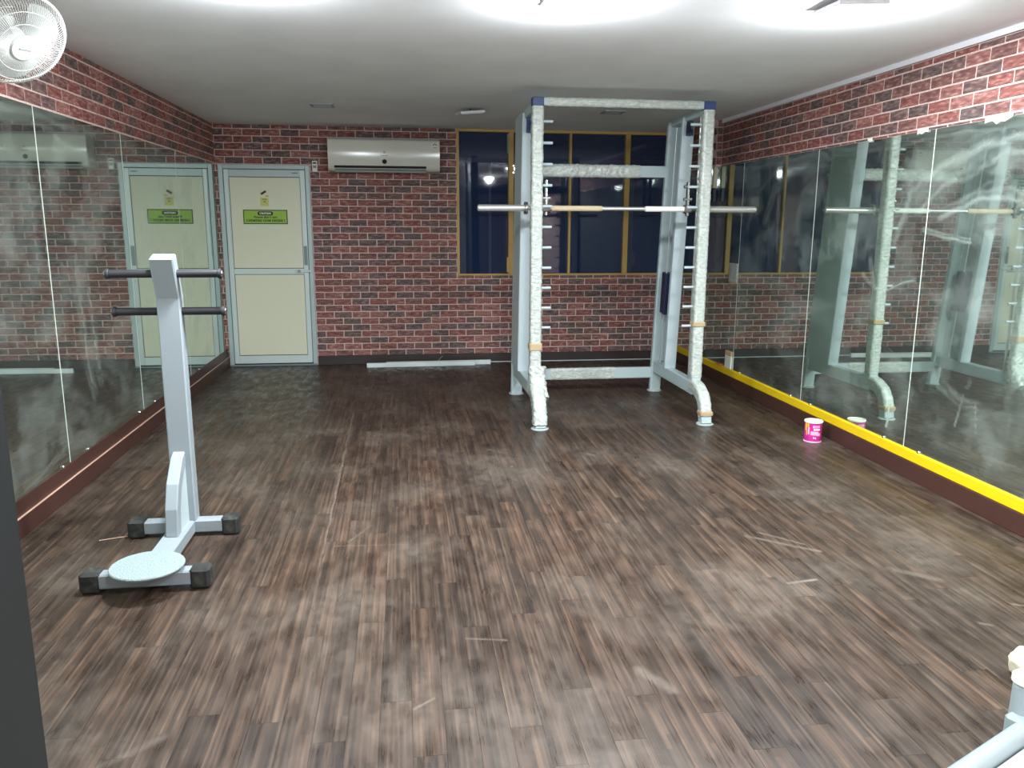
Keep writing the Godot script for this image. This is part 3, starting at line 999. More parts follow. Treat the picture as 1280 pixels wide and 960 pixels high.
	part("writing", text("CCTV", 0.018), M.skirting_brown, k, at(Vector3(-1.426, 1.757, zs + 0.0015)))
	part("writing", text("24", 0.02), M.skirting_brown, k, at(Vector3(-1.426, 1.733, zs + 0.0015)))

	# remote control in its wall holder
	var r := thing("remote_holder", "small white remote control holder on the bricks beside the door frame", "remote", Vector3(-0.898, 2.04, z + 0.006))
	part("holder", slab(Vector3(-0.925, 2.04, z + 0.006), Vector3(-0.872, 2.152, z + 0.03), 0.005), M.plastic_white, r)
	part("screen", slab(Vector3(-0.915, 2.122, z + 0.03), Vector3(-0.882, 2.136, z + 0.0315), 0.001), M.gap, r)
	for b2 in [Vector2(-0.908, 2.1), Vector2(-0.889, 2.1), Vector2(-0.908, 2.085), Vector2(-0.889, 2.085), Vector2(-0.8985, 2.092)]:
		part("button", bevel(Vector3(0.011, 0.01, 0.003), 0.001), M.gap, r, at(Vector3(b2.x, b2.y, z + 0.031)))

func window() -> void:
	var w := struct("window_1", null, null, Vector3(1.8, 0.962, ZB))
	var x0 := 0.575
	var x1 := XR
	var y0 := 0.962
	var y1 := HC
	var zf := ZB + 0.008
	var zb := ZB - 0.06
	part("frame", slab(Vector3(x0, y1 - 0.028, zb), Vector3(x1, y1 - 0.0005, zf), 0.003), M.window_yellow, w)
	part("frame", slab(Vector3(x0, y0, zb), Vector3(x1, y0 + 0.02, zf), 0.003), M.window_yellow, w)
	part("frame", slab(Vector3(x0, y0 + 0.02, zb), Vector3(x0 + 0.028, y1 - 0.028, zf), 0.003), M.window_yellow, w)
	var bars := [[1.163, 0.055], [1.812, 0.026], [2.449, 0.055]]
	for b in bars:
		part("mullion", slab(Vector3(b[0] - b[1] / 2, y0 + 0.02, zb), Vector3(b[0] + b[1] / 2, y1 - 0.028, zf), 0.003), M.window_yellow, w)
	part("frame", slab(Vector3(x1 - 0.03, y0 + 0.02, zb), Vector3(x1 - 0.0005, y1 - 0.028, zf), 0.003), M.window_yellow, w)
	var edges := [x0 + 0.028, 1.163 - 0.0275, 1.163 + 0.0275, 1.812 - 0.013, 1.812 + 0.013, 2.449 - 0.0275, 2.449 + 0.0275, x1 - 0.03]
	for k in 4:
		var a: float = edges[k * 2]
		var b: float = edges[k * 2 + 1]
		var turn := Basis(Vector3.UP, [0.012, 0.0, -0.004, 0.003][k])
		part("pane", bevel(Vector3(b - a + 0.004, y1 - y0 - 0.05, 0.004), 0.0005), M.window_glass, w, at(Vector3((a + b) / 2, (y0 + y1) / 2 - 0.004, ZB - 0.03), turn))
	# fittings on the opening light
	var hg := part("hinge", slab(Vector3(1.118, 2.26, ZB - 0.02), Vector3(1.14, 2.46, ZB + 0.004), 0.003), M.aluminium_dark, w)
	part("hinge", slab(Vector3(1.118, 1.0, ZB - 0.02), Vector3(1.14, 1.16, ZB + 0.004), 0.003), M.window_yellow, w)
	for y in [2.06, 2.13]:
		part("stay_screw", rod(Vector3(1.186, y, zf), Vector3(1.186, y, zf + 0.012), 0.01, 10), M.chrome, w)
	# dark sashes and the wall of the light well outside
	for s in [[0.6, 0.68], [0.93, 0.96], [1.84, 1.93], [2.5, 2.56]]:
		part("outer_sash", slab(Vector3(s[0], y0 + 0.0, ZB - 0.13), Vector3(s[1], 2.2, ZB - 0.1), 0.004), M.night_sash, w)
	part("outer_sash", slab(Vector3(x0, 2.17, ZB - 0.13), Vector3(x1, 2.22, ZB - 0.1), 0.004), M.night_sash, w)

func air_conditioner() -> void:
	var z := ZB + 0.007
	var t := thing("air_conditioner", "white wall-mounted split air conditioner between the door and the window", "air conditioner", Vector3(-0.18, 2.03, z))
	var x0 := -0.745
	var x1 := 0.39
	# side profile (z outward, y up), extruded along x
	var prof := [Vector2(0, 2.36), Vector2(0.165, 2.362), Vector2(0.188, 2.352), Vector2(0.2, 2.32), Vector2(0.207, 2.24), Vector2(0.203, 2.15), Vector2(0.19, 2.085), Vector2(0.165, 2.055), Vector2(0.12, 2.045), Vector2(0, 2.045)]
	var cv := Curve2D.new()
	for k in prof.size():
		var tan_: Vector2 = (prof[mini(k + 1, prof.size() - 1)] - prof[maxi(k - 1, 0)]) / 6.0
		if k < 2 or k > 8: tan_ = Vector2.ZERO
		cv.add_point(prof[k], -tan_, tan_)
	var fine := []
	for q in cv.tessellate_even_length(5, 0.012):
		fine.append(Vector2(q.x, q.y - 2.2))
	part("body", sweep([Vector3(x0, 2.2, z), Vector3(x1, 2.2, z)], fine, Vector3(0, 0, 1), true), M.plastic_warm, t)
	part("top_edge", slab(Vector3(x0 + 0.004, 2.3605, z + 0.01), Vector3(x1 - 0.004, 2.372, z + 0.17), 0.003), M.plastic_grey, t)
	var sl := part("air_outlet", slab(Vector3(x0 + 0.06, 2.075, z + 0.15), Vector3(x1 - 0.14, 2.098, z + 0.203), 0.002), M.gap, t)
	part("louvre", bevel(Vector3(x1 - x0 - 0.21, 0.006, 0.07), 0.002), M.plastic_grey, sl, at(Vector3((x0 + x1) / 2 - 0.04, 2.068, z + 0.178), Basis(Vector3(1, 0, 0), 0.75)))
	part("louvre", bevel(Vector3(x1 - x0 - 0.21, 0.006, 0.045), 0.002), M.plastic_warm, sl, at(Vector3((x0 + x1) / 2 - 0.04, 2.05, z + 0.168), Basis(Vector3(1, 0, 0), 0.5)))
	part("display_dot", rod(Vector3(-0.176, 2.142, z + 0.19), Vector3(-0.176, 2.142, z + 0.206), 0.024, 20), M.gap, t)
	var zf := z + 0.207
	for k in 2:
		part("emblem", bevel(Vector3(0.03, 0.006, 0.002), 0.0005), M.plastic_grey, t, at(Vector3(-0.176, 2.232, zf), Basis(Vector3(0, 0, 1), 0.7 if k else -0.7)))
	for k in 4:
		part("lettering", bevel(Vector3(0.013, 0.008, 0.002), 0.0005), M.plastic_grey, t, at(Vector3(-0.176 - 0.027 + k * 0.018, 2.2, zf - 0.001)))
	var lab := part("energy_label", slab(Vector3(0.31, 2.27, zf - 0.006), Vector3(0.372, 2.335, zf - 0.002), 0.0005), M.sticker_cream, t)
	part("label_arc", prism([Vector2(-0.024, -0.004), Vector2(-0.018, 0.014), Vector2(0, 0.022), Vector2(0.018, 0.014), Vector2(0.024, -0.004), Vector2(0.012, -0.004), Vector2(0, 0.008), Vector2(-0.012, -0.004)], 0.001), M.plastic_grey, lab, at(Vector3(0.341, 2.308, zf - 0.0015)))
	part("label_bar", bevel(Vector3(0.04, 0.009, 0.001), 0.0003), M.plastic_grey, lab, at(Vector3(0.341, 2.285, zf - 0.0015)))

# ------------------------------------------------------------------ barbell machine
func machine() -> void:
	var t := thing("barbell_machine", "tall pale grey guided barbell machine with plastic-wrapped front posts, in front of the window", "gym machine", Vector3(1.64, 0, -6.4))
	var X := Vector3.RIGHT
	var crumple := noise(91, 28.0, 3)
	for s in [-1, 1]:
		var x: float = 0.99 if s < 0 else 2.29
		var inn: float = -s
		# rear post leaning forward, mid post, closed outer plate
		var rear0 := Vector3(x, 0.012, -7.08)
		var rear1 := Vector3(x, 2.37, -6.83)
		var mid0 := Vector3(x, 0.29, -6.68)
		var mid1 := Vector3(x, 2.37, -6.48)
		part("rear_post", sweep([rear0, rear1], rect(0.1, 0.05), X), M.powder_grey, t)
		part("guide_housing", sweep([mid0, mid1], rect(0.1, 0.05), X), M.powder_light, t)
		var ox: float = x + s * 0.046
		part("side_plate", moved(prism([Vector2(-7.045, 0.29), Vector2(-6.685, 0.29), Vector2(-6.485, 2.37), Vector2(-6.835, 2.37)], 0.006), at(Vector3(ox, 0, 0), Basis(Vector3(0, 0, 1), Vector3(0, 1, 0), Vector3(-1, 0, 0)))), M.powder_grey, t)
		# front post with its wrapping
		part("front_post", sweep([Vector3(x, 0.26, -6.05), Vector3(x, 2.365, -6.05)], rect(0.076, 0.076), X), M.powder_grey, t)
		part("post_cap", slab(Vector3(x - 0.042, 2.365, -6.092), Vector3(x + 0.042, 2.425, -6.008), 0.004), M.blue_cap, t)
		var bulk: float = 0.006 if s > 0 else 0.007
		var wr := part("film_wrap", sweep(resample([Vector3(x, 0.33, -6.05), Vector3(x, 2.362, -6.05)], 0.014), fine_rect(0.086, 0.086, 0.012, 0.012), X, true,
			crumple, Vector3(0.6, 2.6, 0.6), bulk), M.wrap, t)
		# foot: side beam, then a leg curving forward and down
		part("side_beam", slab(Vector3(x - 0.035, 0.185, -7.06), Vector3(x + 0.035, 0.292, -6.02), 0.006), M.powder_grey, t)
		var leg := [Vector3(x, 0.25, -6.13), Vector3(x, 0.25, -6.02), Vector3(x, 0.238, -5.94), Vector3(x, 0.205, -5.87), Vector3(x, 0.15, -5.822), Vector3(x, 0.08, -5.8), Vector3(x, 0.012, -5.79)]
		part("front_leg", sweep(leg, rect(0.08, 0.086), X), M.powder_grey, t)
		var wl := [Vector3(x, 0.262, -6.075), Vector3(x, 0.262, -6.02), Vector3(x, 0.246, -5.935), Vector3(x, 0.21, -5.865), Vector3(x, 0.15, -5.818), Vector3(x, 0.08, -5.797), Vector3(x, 0.035 if s < 0 else 0.06, -5.79)]
		var thick: float = 0.108 if s < 0 else 0.094
		var lb: float = 0.014 if s < 0 else 0.006
		part("leg_wrap", sweep(resample(wl, 0.013), fine_rect(thick - 0.006, thick, 0.014, 0.012), X, true,
			crumple, Vector3(1.0, 1.6, 1.6), lb), M.wrap, t)
		if s < 0:   # loose wad where the post meets the leg
			part("loose_film", sweep(resample([Vector3(x + 0.012, 0.44, -6.035), Vector3(x + 0.012, 0.33, -6.02), Vector3(x + 0.02, 0.2, -5.9)], 0.012), fine_rect(0.125, 0.1, 0.02, 0.012), X, true,
				crumple, Vector3(1.4, 2.0, 1.0), 0.018), M.wrap, t)
			part("tape_band", slab(Vector3(x - 0.05, 0.56, -6.1), Vector3(x + 0.05, 0.625, -6.0), 0.01), M.tape, wr)
		else:
			part("tape_band", slab(Vector3(x - 0.05, 0.73, -6.1), Vector3(x + 0.05, 0.775, -6.0), 0.01), M.tape, wr)
			part("tape_band", slab(Vector3(x - 0.0495, 0.07, -5.846), Vector3(x + 0.0495, 0.11, -5.744), 0.01), M.tape, wr)
		for f in [Vector3(x, 0, -5.79), Vector3(x, 0, -7.085)]:
			part("foot_plate", lathe([Vector2(0, 0), Vector2(0.066, 0), Vector2(0.068, 0.006), Vector2(0.06, 0.013), Vector2(0, 0.014)], 24), M.foot_plate, t, at(f))
		# pegs
		for k in 11:
			var y := 0.735 + k * 0.1528
			part("peg", rod(Vector3(x + inn * 0.03, y, -6.075), Vector3(x + inn * 0.122, y, -6.075), 0.0105, 10), M.powder_light, t)
		# guide rod, counterweight with cable, pulley
		part("guide_rod", rod(Vector3(x + inn * 0.012, 0.29, -6.155), Vector3(x + inn * 0.012, 2.34, -6.155), 0.011, 12), M.steel_rod, t)
		part("cable", rod(Vector3(x + inn * 0.03, 0.3, -6.85), Vector3(x + inn * 0.03, 2.3, -6.655), 0.006, 8), M.cable, t)
		part("counterweight", moved(bevel(Vector3(0.07, 0.36, 0.12), 0.006), at(Vector3(x + inn * 0.012, 0.93, -6.8), Basis(Vector3.RIGHT, 0.095))), M.navy, t)
		part("pulley", moved(lathe([Vector2(0, -0.014), Vector2(0.045, -0.014), Vector2(0.036, 0), Vector2(0.045, 0.014), Vector2(0, 0.014)], 20), at(Vector3(x + inn * 0.03, 2.27, -6.35), Basis(Vector3(0, 0, 1), PI / 2))), M.navy, t)
		part("pulley_bracket", slab(Vector3(x - 0.02, 2.22, -6.47), Vector3(x + 0.02, 2.33, -6.4), 0.004), M.blue_cap, t)
		part("top_beam", slab(Vector3(x - 0.035, 2.33, -6.86), Vector3(x + 0.035, 2.395, -6.088), 0.005), M.powder_grey, t)
	# cross members
	part("top_crossbar", slab(Vector3(1.03, 2.368, -6.085), Vector3(2.25, 2.424, -6.02), 0.005), M.powder_grey, t)
	part("crossbar_film", sweep(resample([Vector3(1.06, 2.396, -6.052), Vector3(2.22, 2.396, -6.052)], 0.014), fine_rect(0.072, 0.062, 0.01, 0.012), Vector3(0, 0, 1), true,
		crumple, Vector3(1.6, 1.0, 1.0), 0.006), M.wrap, t)
	part("rear_crossbar", slab(Vector3(1.03, 1.915, -6.9), Vector3(2.25, 2.012, -6.855), 0.005), M.powder_grey, t)
	part("crossbar_film", sweep(resample([Vector3(1.05, 1.964, -6.878), Vector3(2.02, 1.964, -6.878)], 0.014), fine_rect(0.056, 0.106, 0.012, 0.012), Vector3(0, 0, 1), true,
		crumple, Vector3(1.6, 1.0, 1.0), 0.01), M.wrap, t)
	part("low_crossbar", slab(Vector3(1.03, 0.128, -7.095), Vector3(2.25, 0.228, -7.05), 0.005), M.powder_grey, t)
	part("crossbar_film", sweep(resample([Vector3(1.3, 0.178, -7.072), Vector3(1.9, 0.178, -7.072)], 0.014), fine_rect(0.053, 0.108, 0.01, 0.012), Vector3(0, 0, 1), true,
		crumple, Vector3(1.6, 1.0, 1.0), 0.005), M.wrap, t)
	# the bar
	var by := 1.639
	var bz := -6.155
	var bar := part("bar", rod(Vector3(0.93, by, bz), Vector3(2.35, by, bz), 0.0145, 14), M.steel_rod, t)
	part("sleeve", rod(Vector3(0.557, by, bz), Vector3(0.93, by, bz), 0.0255, 18, 0.3), M.steel_rod, bar)
	part("sleeve", rod(Vector3(2.35, by, bz), Vector3(2.762, by, bz), 0.0255, 18, 0.3), M.steel_rod, bar)
	for x in [0.926, 2.35]:
		part("collar", rod(Vector3(x - 0.012, by, bz), Vector3(x + 0.012, by, bz), 0.05, 20), M.chrome, bar)
	part("cardboard_sleeve", rod(Vector3(1.12, by, bz), Vector3(1.52, by, bz), 0.021, 14), M.cardboard, bar)
	part("foam_sleeve", rod(Vector3(1.86, by, bz), Vector3(2.2, by, bz), 0.021, 14), M.foam_white, bar)
	for s in [-1, 1]:
		var x: float = 1.082 if s < 0 else 2.198
		var hk := part("hook", join([slab(Vector3(x - 0.009, by - 0.055, bz - 0.02), Vector3(x + 0.009, by + 0.21, bz + 0.02), 0.004),
			[rod(Vector3(x - 0.03, by, bz), Vector3(x + 0.03, by, bz), 0.034, 16), Transform3D()]]), M.chrome, bar)
		for y in [by + 0.17, by + 0.075]:
			part("hook_pin", rod(Vector3(x - 0.036, y, bz + 0.01), Vector3(x + 0.03, y, bz + 0.01), 0.013, 10), M.chrome, hk)

# ------------------------------------------------------------------ waist twister
func twister() -> void:
	var base := Vector3(-1.1, 0, -3.63)
	var t := thing("waist_twister", "pale grey standing waist twister with four black grips and a round foot plate", "gym machine", base)
	var X := Vector3.RIGHT
	# crossbars with rubber ends
	for f in [[-3.335, -1.36, -0.852], [-3.94, -1.36, -0.852]]:
		var z: float = f[0]
		part("floor_bar", slab(Vector3(f[1] + 0.03, 0.018, z - 0.032), Vector3(f[2] - 0.03, 0.082, z + 0.032), 0.006), M.twister_grey, t)
		for s in [-1, 1]:
			var xe: float = f[1] if s < 0 else f[2]
			part("rubber_foot", slab(Vector3(xe - s * 0.075, 0, z - 0.04), Vector3(xe + s * 0.008, 0.093, z + 0.04), 0.012), M.rubber, t)
	part("spine", slab(Vector3(-1.15, 0.02, -3.91), Vector3(-1.05, 0.083, -3.365), 0.006), M.twister_grey, t)
	# upright, bent towards the user at the top
	part("upright", sweep([Vector3(-1.095, 0.08, -3.945), Vector3(-1.095, 1.18, -3.945), Vector3(-1.095, 1.365, -3.88)], rect(0.106, 0.07, 0.006), X), M.twister_grey, t)
	part("top_plate", moved(bevel(Vector3(0.1, 0.006, 0.068), 0.002), at(Vector3(-1.095, 1.366, -3.879), Basis(Vector3.RIGHT, 0.338))), M.plastic_grey, t)
	# curved brace in front of the upright
	part("brace", sweep([Vector3(-1.1, 0.408, -3.925), Vector3(-1.1, 0.39, -3.88), Vector3(-1.1, 0.3, -3.79), Vector3(-1.1, 0.2, -3.745), Vector3(-1.1, 0.08, -3.725)], rect(0.056, 0.062, 0.004), X), M.twister_grey, t)
	part("brace_web", moved(prism([Vector2(-3.93, 0.08), Vector2(-3.76, 0.08), Vector2(-3.775, 0.2), Vector2(-3.82, 0.29), Vector2(-3.9, 0.375), Vector2(-3.93, 0.38)], 0.05), at(Vector3(-1.1, 0, 0), Basis(Vector3(0, 0, 1), Vector3(0, 1, 0), Vector3(-1, 0, 0)))), M.powder_grey, t)
	# turning plate on its bearing
	part("bearing", lathe([Vector2(0, 0.083), Vector2(0.06, 0.083), Vector2(0.06, 0.1), Vector2(0, 0.1)], 24), M.chrome, t, at(Vector3(-1.098, 0, -3.335)))
	part("turn_plate", lathe([Vector2(0, 0.1), Vector2(0.146, 0.1), Vector2(0.149, 0.104), Vector2(0.149, 0.108), Vector2(0.146, 0.112), Vector2(0, 0.112)], 48), M.turn_plate, t, at(Vector3(-1.098, 0, -3.325)))
	# handles
	for h in [[1.29, -3.905, 0.262], [1.112, -3.945, 0.258]]:
		var y: float = h[0]
		var z: float = h[1]
		for s in [-1, 1]:
			var g := part("grip", rod(Vector3(-1.1 + s * 0.05, y, z), Vector3(-1.1 + s * (h[2] - 0.012), y, z), 0.0185, 16, 0.2), M.grip, t)
			part("grip_flange", rod(Vector3(-1.1 + s * (h[2] - 0.022), y, z), Vector3(-1.1 + s * (h[2] - 0.006), y, z), 0.0235, 16, 0.2), M.grip, g)
			part("end_cap", rod(Vector3(-1.1 + s * (h[2] - 0.006), y, z), Vector3(-1.1 + s * h[2], y, z), 0.0165, 16, 0.3), M.chrome, g)

# ------------------------------------------------------------------ wall fan
func fan() -> void:
	var C := Vector3(-1.592, 2.274, -3.814)
	var ax := Vector3(0.619, -0.628, 0.472).normalized()
	var b := along(ax)                   # y = axis
	var R := 0.25
	var t := thing("wall_fan", "white wall fan with wire grille, high up on the brick band", "fan", C)
	var K := 0.203 / R
	var X := at(C, b.scaled(Vector3.ONE * K))
	var front := []
	var back := []
	var n := 110
	for i in n:
		var a := TAU * i / n
		var e := Vector3(cos(a), 0, sin(a))
		var pf := []
		var pb := []
		for k in 7:
			var u := k / 6.0
			var r := lerpf(0.062, R, u)
			pf.append(e * r + Vector3.UP * (0.085 * sqrt(maxf(0.0, 1.0 - u * u * u))))
			pb.append(e * lerpf(0.075, R, u) - Vector3.UP * (0.075 * sqrt(maxf(0.0, 1.0 - u * u * u))))
		var side := e.cross(Vector3.UP)
		front.append(sweep(pf, ring_profile(0.0015, 4), side))
		back.append(sweep(pb, ring_profile(0.0015, 4), side))
	for r in [0.13, 0.19]:
		var u: float = (r - 0.062) / (R - 0.062)
		front.append(moved(torus(r, 0.0018), at(Vector3.UP * 0.085 * sqrt(1.0 - u * u * u))))
		back.append(moved(torus(r, 0.0018), at(Vector3.DOWN * 0.075 * sqrt(1.0 - u * u * u))))
	part("front_grille", join(front), M.fan_grille, t, X)
	part("rear_grille", join(back), M.fan_grille, t, X)
	part("rim", torus(R, 0.009), M.fan_white, t, X)
	part("badge", lathe([Vector2(0, 0.082), Vector2(0.066, 0.08), Vector2(0.07, 0.086), Vector2(0.062, 0.094), Vector2(0.04, 0.098), Vector2(0, 0.1)], 28), M.fan_white, t, X)
	part("badge_ring", torus(0.069, 0.003), M.plastic_grey, t, X * at(Vector3(0, 0.084, 0)))
	# a dark dash of lettering, level as seen in the room
	var lv := Vector3.UP.cross(ax).normalized()
	var lu := ax.cross(lv).normalized()
	part("badge_lettering", bevel(Vector3(0.05, 0.008, 0.002), 0.0005), M.plastic_grey, t, at(C + ax * 0.1005 * K, Basis(lv, lu, ax)))
	part("hub", lathe([Vector2(0, -0.03), Vector2(0.05, -0.03), Vector2(0.05, 0.015), Vector2(0.035, 0.03), Vector2(0, 0.034)], 24), M.fan_white, t, X)
	for k in 3:
		part("blade", fan_blade(), M.fan_blade, t, X * at(Vector3.ZERO, Basis(Vector3.UP, TAU * k / 3.0 + 0.5)))
	part("motor_housing", lathe([Vector2(0, -0.19), Vector2(0.05, -0.185), Vector2(0.075, -0.15), Vector2(0.082, -0.08), Vector2(0.078, -0.068), Vector2(0, -0.066)], 24), M.fan_white, t, X)
	var back_p := C - ax * 0.13
	part("neck", rod(back_p, back_p + Vector3(-0.02, -0.13, 0), 0.03, 14), M.fan_white, t)
	part("bracket_arm", rod(back_p + Vector3(-0.02, -0.13, 0), Vector3(XL + 0.02, back_p.y - 0.12, back_p.z), 0.028, 14), M.fan_white, t)
	part("wall_plate", slab(Vector3(XL + 0.0035, back_p.y - 0.21, back_p.z - 0.06), Vector3(XL + 0.03, back_p.y - 0.02, back_p.z + 0.06), 0.008), M.fan_white, t)

func torus(R: float, r: float) -> ArrayMesh:
	var m := TorusMesh.new()
	m.inner_radius = R - r
	m.outer_radius = R + r
	m.rings = 64
	m.ring_segments = 8
	var st := SurfaceTool.new()
	st.append_from(m, 0, Transform3D())
	st.deindex()
	return st.commit()

func fan_blade() -> ArrayMesh:
	var st := begin(true)
	var P := []
	for i in 9:
		var u := i / 8.0
		var row := []
		for j in 9:
			var v := j / 8.0 * 2.0 - 1.0
			var r := lerpf(0.045, 0.225, u) - 0.03 * v * v * u
			var half := lerpf(0.3, 0.62, sin(u * PI * 0.55))
			var a := half * v - 0.25 * u
			row.append(Vector3(cos(a) * r, 0.028 * v * (1.0 - 0.4 * u), sin(a) * r))
		P.append(row)
	for i in 8:
		for j in 8:
			quad(st, P[i][j], P[i + 1][j], P[i + 1][j + 1], P[i][j + 1], Vector3.UP)
			var o := Vector3.DOWN * 0.002
			quad(st, P[i][j] + o, P[i + 1][j] + o, P[i + 1][j + 1] + o, P[i][j + 1] + o, Vector3.DOWN)
	return done(st)

# ------------------------------------------------------------------ small things
func small_things() -> void:
	# unlit lamps near the window
	var offs := [[-0.66, "unlit square lamp flush with the ceiling in front of the door and air conditioner"], [1.87, "unlit square lamp on the ceiling seen through the barbell machine's top"]]
	for o in offs:
		var x: float = o[0]
		var t := thing("unlit_ceiling_lamp", o[1], "lamp", Vector3(x, HC, -7.27), "square ceiling lamps that are off")
		part("frame", join([slab(Vector3(x - 0.095, HC - 0.012, -7.365), Vector3(x + 0.095, HC, -7.345), 0.002), slab(Vector3(x - 0.095, HC - 0.012, -7.195), Vector3(x + 0.095, HC, -7.175), 0.002),
			slab(Vector3(x - 0.095, HC - 0.012, -7.345), Vector3(x - 0.075, HC, -7.195), 0.002), slab(Vector3(x + 0.075, HC - 0.012, -7.345), Vector3(x + 0.095, HC, -7.195), 0.002)]), M.plastic_grey, t)
		part("diffuser", slab(Vector3(x - 0.075, HC - 0.009, -7.345), Vector3(x + 0.075, HC - 0.0005, -7.195), 0.002), M.lamp_off, t)
	var h := thing("unlit_ceiling_lamp", "unlit square lamp hanging loose from the ceiling by the window's first pane", "lamp", Vector3(0.6, HC, -7.3), "square ceiling lamps that are off")
	var hb := Basis.from_euler(Vector3(0.05, 0.15, 0.1))
	part("frame", bevel(Vector3(0.22, 0.022, 0.22), 0.004), M.lamp_frame, h, at(Vector3(0.6, HC - 0.035, -7.3), hb))
	part("diffuser", bevel(Vector3(0.19, 0.004, 0.19), 0.001), M.lamp_off, h, at(Vector3(0.6, HC - 0.035, -7.3), hb) * at(Vector3(0, -0.0125, 0)))
	part("wire", rod(Vector3(0.6, HC, -7.3), Vector3(0.6, HC - 0.03, -7.3), 0.004, 8), M.gap, h)

	# paint tin by the yellow board
	var c := Vector3(2.885, 0, -5.235)
	var p := thing("paint_tin", "small magenta paint tin with yellow drips, on the floor by the yellow board", "tin", c)
	var r := 0.062
	var can := part("body", lathe([Vector2(0, 0.004), Vector2(r - 0.004, 0.004), Vector2(r - 0.002, 0.008), Vector2(r - 0.002, 0.142), Vector2(r - 0.006, 0.146)], 32), M.magenta, p, at(c))
	part("rim", lathe([Vector2(r - 0.008, 0.14), Vector2(r + 0.001, 0.14), Vector2(r + 0.003, 0.146), Vector2(r + 0.001, 0.153), Vector2(r - 0.008, 0.153), Vector2(r - 0.01, 0.146), Vector2(r - 0.008, 0.14)], 32), M.paint_white, p, at(c))
	part("lid", lathe([Vector2(0, 0.14), Vector2(r - 0.009, 0.14), Vector2(r - 0.009, 0.148), Vector2(0, 0.147)], 32), M.paint_white, p, at(c))
	part("bottom_rim", lathe([Vector2(0, 0), Vector2(r, 0), Vector2(r + 0.001, 0.004), Vector2(r - 0.002, 0.009), Vector2(0, 0.009)], 32), M.label_pink, p, at(c))
	# printed label patches wrap round the tin: [angle from viewer in degrees, half width, y0, y1, material]
	for q in [[22, 24, 0.108, 0.125, "label_pink"], [24, 16, 0.114, 0.119, "magenta"], [26, 22, 0.09, 0.102, "label_white"], [12, 26, 0.055, 0.083, "label_pink"], [40, 14, 0.05, 0.07, "label_pink"], [8, 4, 0.03, 0.042, "label_white"], [20, 4, 0.028, 0.04, "label_white"], [-28, 6, 0.06, 0.11, "label_pink"], [-52, 9, 0.085, 0.148, "paint_yellow"], [-33, 6, 0.11, 0.148, "paint_yellow"], [-44, 4, 0.05, 0.09, "paint_yellow"]]:
		part("print" if q[4] != "paint_yellow" else "drip", arc_patch(r - 0.0015, q[0], q[1], q[2], q[3]), M[q[4]], can, at(c))

	# white trunking lengths by the back wall
	var tr := thing("plastic_trunking", "white plastic trunking on the floor along the back wall, front piece", "trunking", Vector3(0.2, 0, -8.6), "white trunking lengths lying along the back wall")
	part("channel", moved(bevel(Vector3(1.17, 0.048, 0.03), 0.004), at(Vector3(0.165, 0.024, -8.6), Basis(Vector3.UP, 0.02))), M.trunking, tr)
	var tr2 := thing("plastic_trunking", "white plastic trunking on the floor behind another piece, reaching nearer the barbell machine", "trunking", Vector3(0.4, 0, -8.66), "white trunking lengths lying along the back wall")
	part("channel", moved(bevel(Vector3(1.14, 0.05, 0.028), 0.004), at(Vector3(0.355, 0.025, -8.65), Basis(Vector3.UP, 0.035))), M.trunking, tr2)
	var wire := thing("wire_offcut", "short dark wire end sticking up behind the white trunking", "wire", Vector3(0.36, 0.0, -8.72))
	part("strand", sweep([Vector3(0.34, 0.0, -8.72), Vector3(0.36, 0.05, -8.735), Vector3(0.4, 0.085, -8.75)], ring_profile(0.004, 6), Vector3(0, 0, 1)), M.plastic_grey, wire)
	var w2 := thing("copper_wire", "thin pale wire end on the floor by the twister's rear rubber foot", "wire", Vector3(-1.4, 0, -3.95))
	part("strand", sweep([Vector3(-1.335, 0.004, -3.945), Vector3(-1.42, 0.003, -3.93), Vector3(-1.5, 0.003, -3.9)], ring_profile(0.0022, 6), Vector3.UP), M.raw_edge, w2)

	# bits at the boxed brick end and its mirror
	var st := thing("wooden_batten", "pale stub of batten hanging under the boxed brick end", "batten", Vector3(3.02, 1.87, -7.68))
	part("stub", slab(Vector3(2.99, 1.87, -7.7), Vector3(3.028, 2.069, -7.66), 0.003), M.paper, st)
	part("dark_end", slab(Vector3(2.993, 1.74, -7.695), Vector3(3.022, 1.87, -7.665), 0.003), M.night_sash, st)
	var fb := thing("foam_block", "white foam block with tan top, standing on the yellow board against the mirror", "block", Vector3(3.036, 0.177, -7.2))
	part("block", slab(Vector3(3.033, 0.178, -7.25), Vector3(3.0485, 0.3, -7.11), 0.003), M.foam_white, fb)
	part("tan_top", slab(Vector3(3.033, 0.3, -7.25), Vector3(3.0485, 0.345, -7.11), 0.003), M.tan_block, fb)
	var mp := thing("tape_patch", "pale crinkled square of film stuck on the mirror joint, level with the window sill", "tape", Vector3(3.046, 1.0, -7.18))
	part("film", sweep(resample([Vector3(3.0455, 1.0, -7.2), Vector3(3.0455, 1.17, -7.2)], 0.014), fine_rect(0.005, 0.19, 0.001, 0.014), Vector3.RIGHT, true), M.wrap, mp)
	part("lower_edge", slab(Vector3(3.0445, 0.985, -7.295), Vector3(3.0482, 1.0, -7.105), 0.001), M.tan_block, mp)
	var db := thing("debris_pile", "orange-brown crumbs on the yellow board beside the foam block", "debris", Vector3(3.038, 0.177, -7.36))
	db.set_meta("kind", "stuff")
	var crumbs := []
	for k in 14:
		crumbs.append([bevel(Vector3(rng.randf_range(0.01, 0.03), rng.randf_range(0.004, 0.01), rng.randf_range(0.012, 0.04)), 0.002, 0.002), at(Vector3(3.04 + rng.randf_range(-0.004, 0.003), 0.182, -7.36 + rng.randf_range(-0.1, 0.08)), Basis(Vector3.UP, rng.randf_range(-0.2, 0.2)))])
	part("crumbs", join(crumbs), M.debris_orange, db)
	# plaster torn along the mirror's top edge
	var k := 0
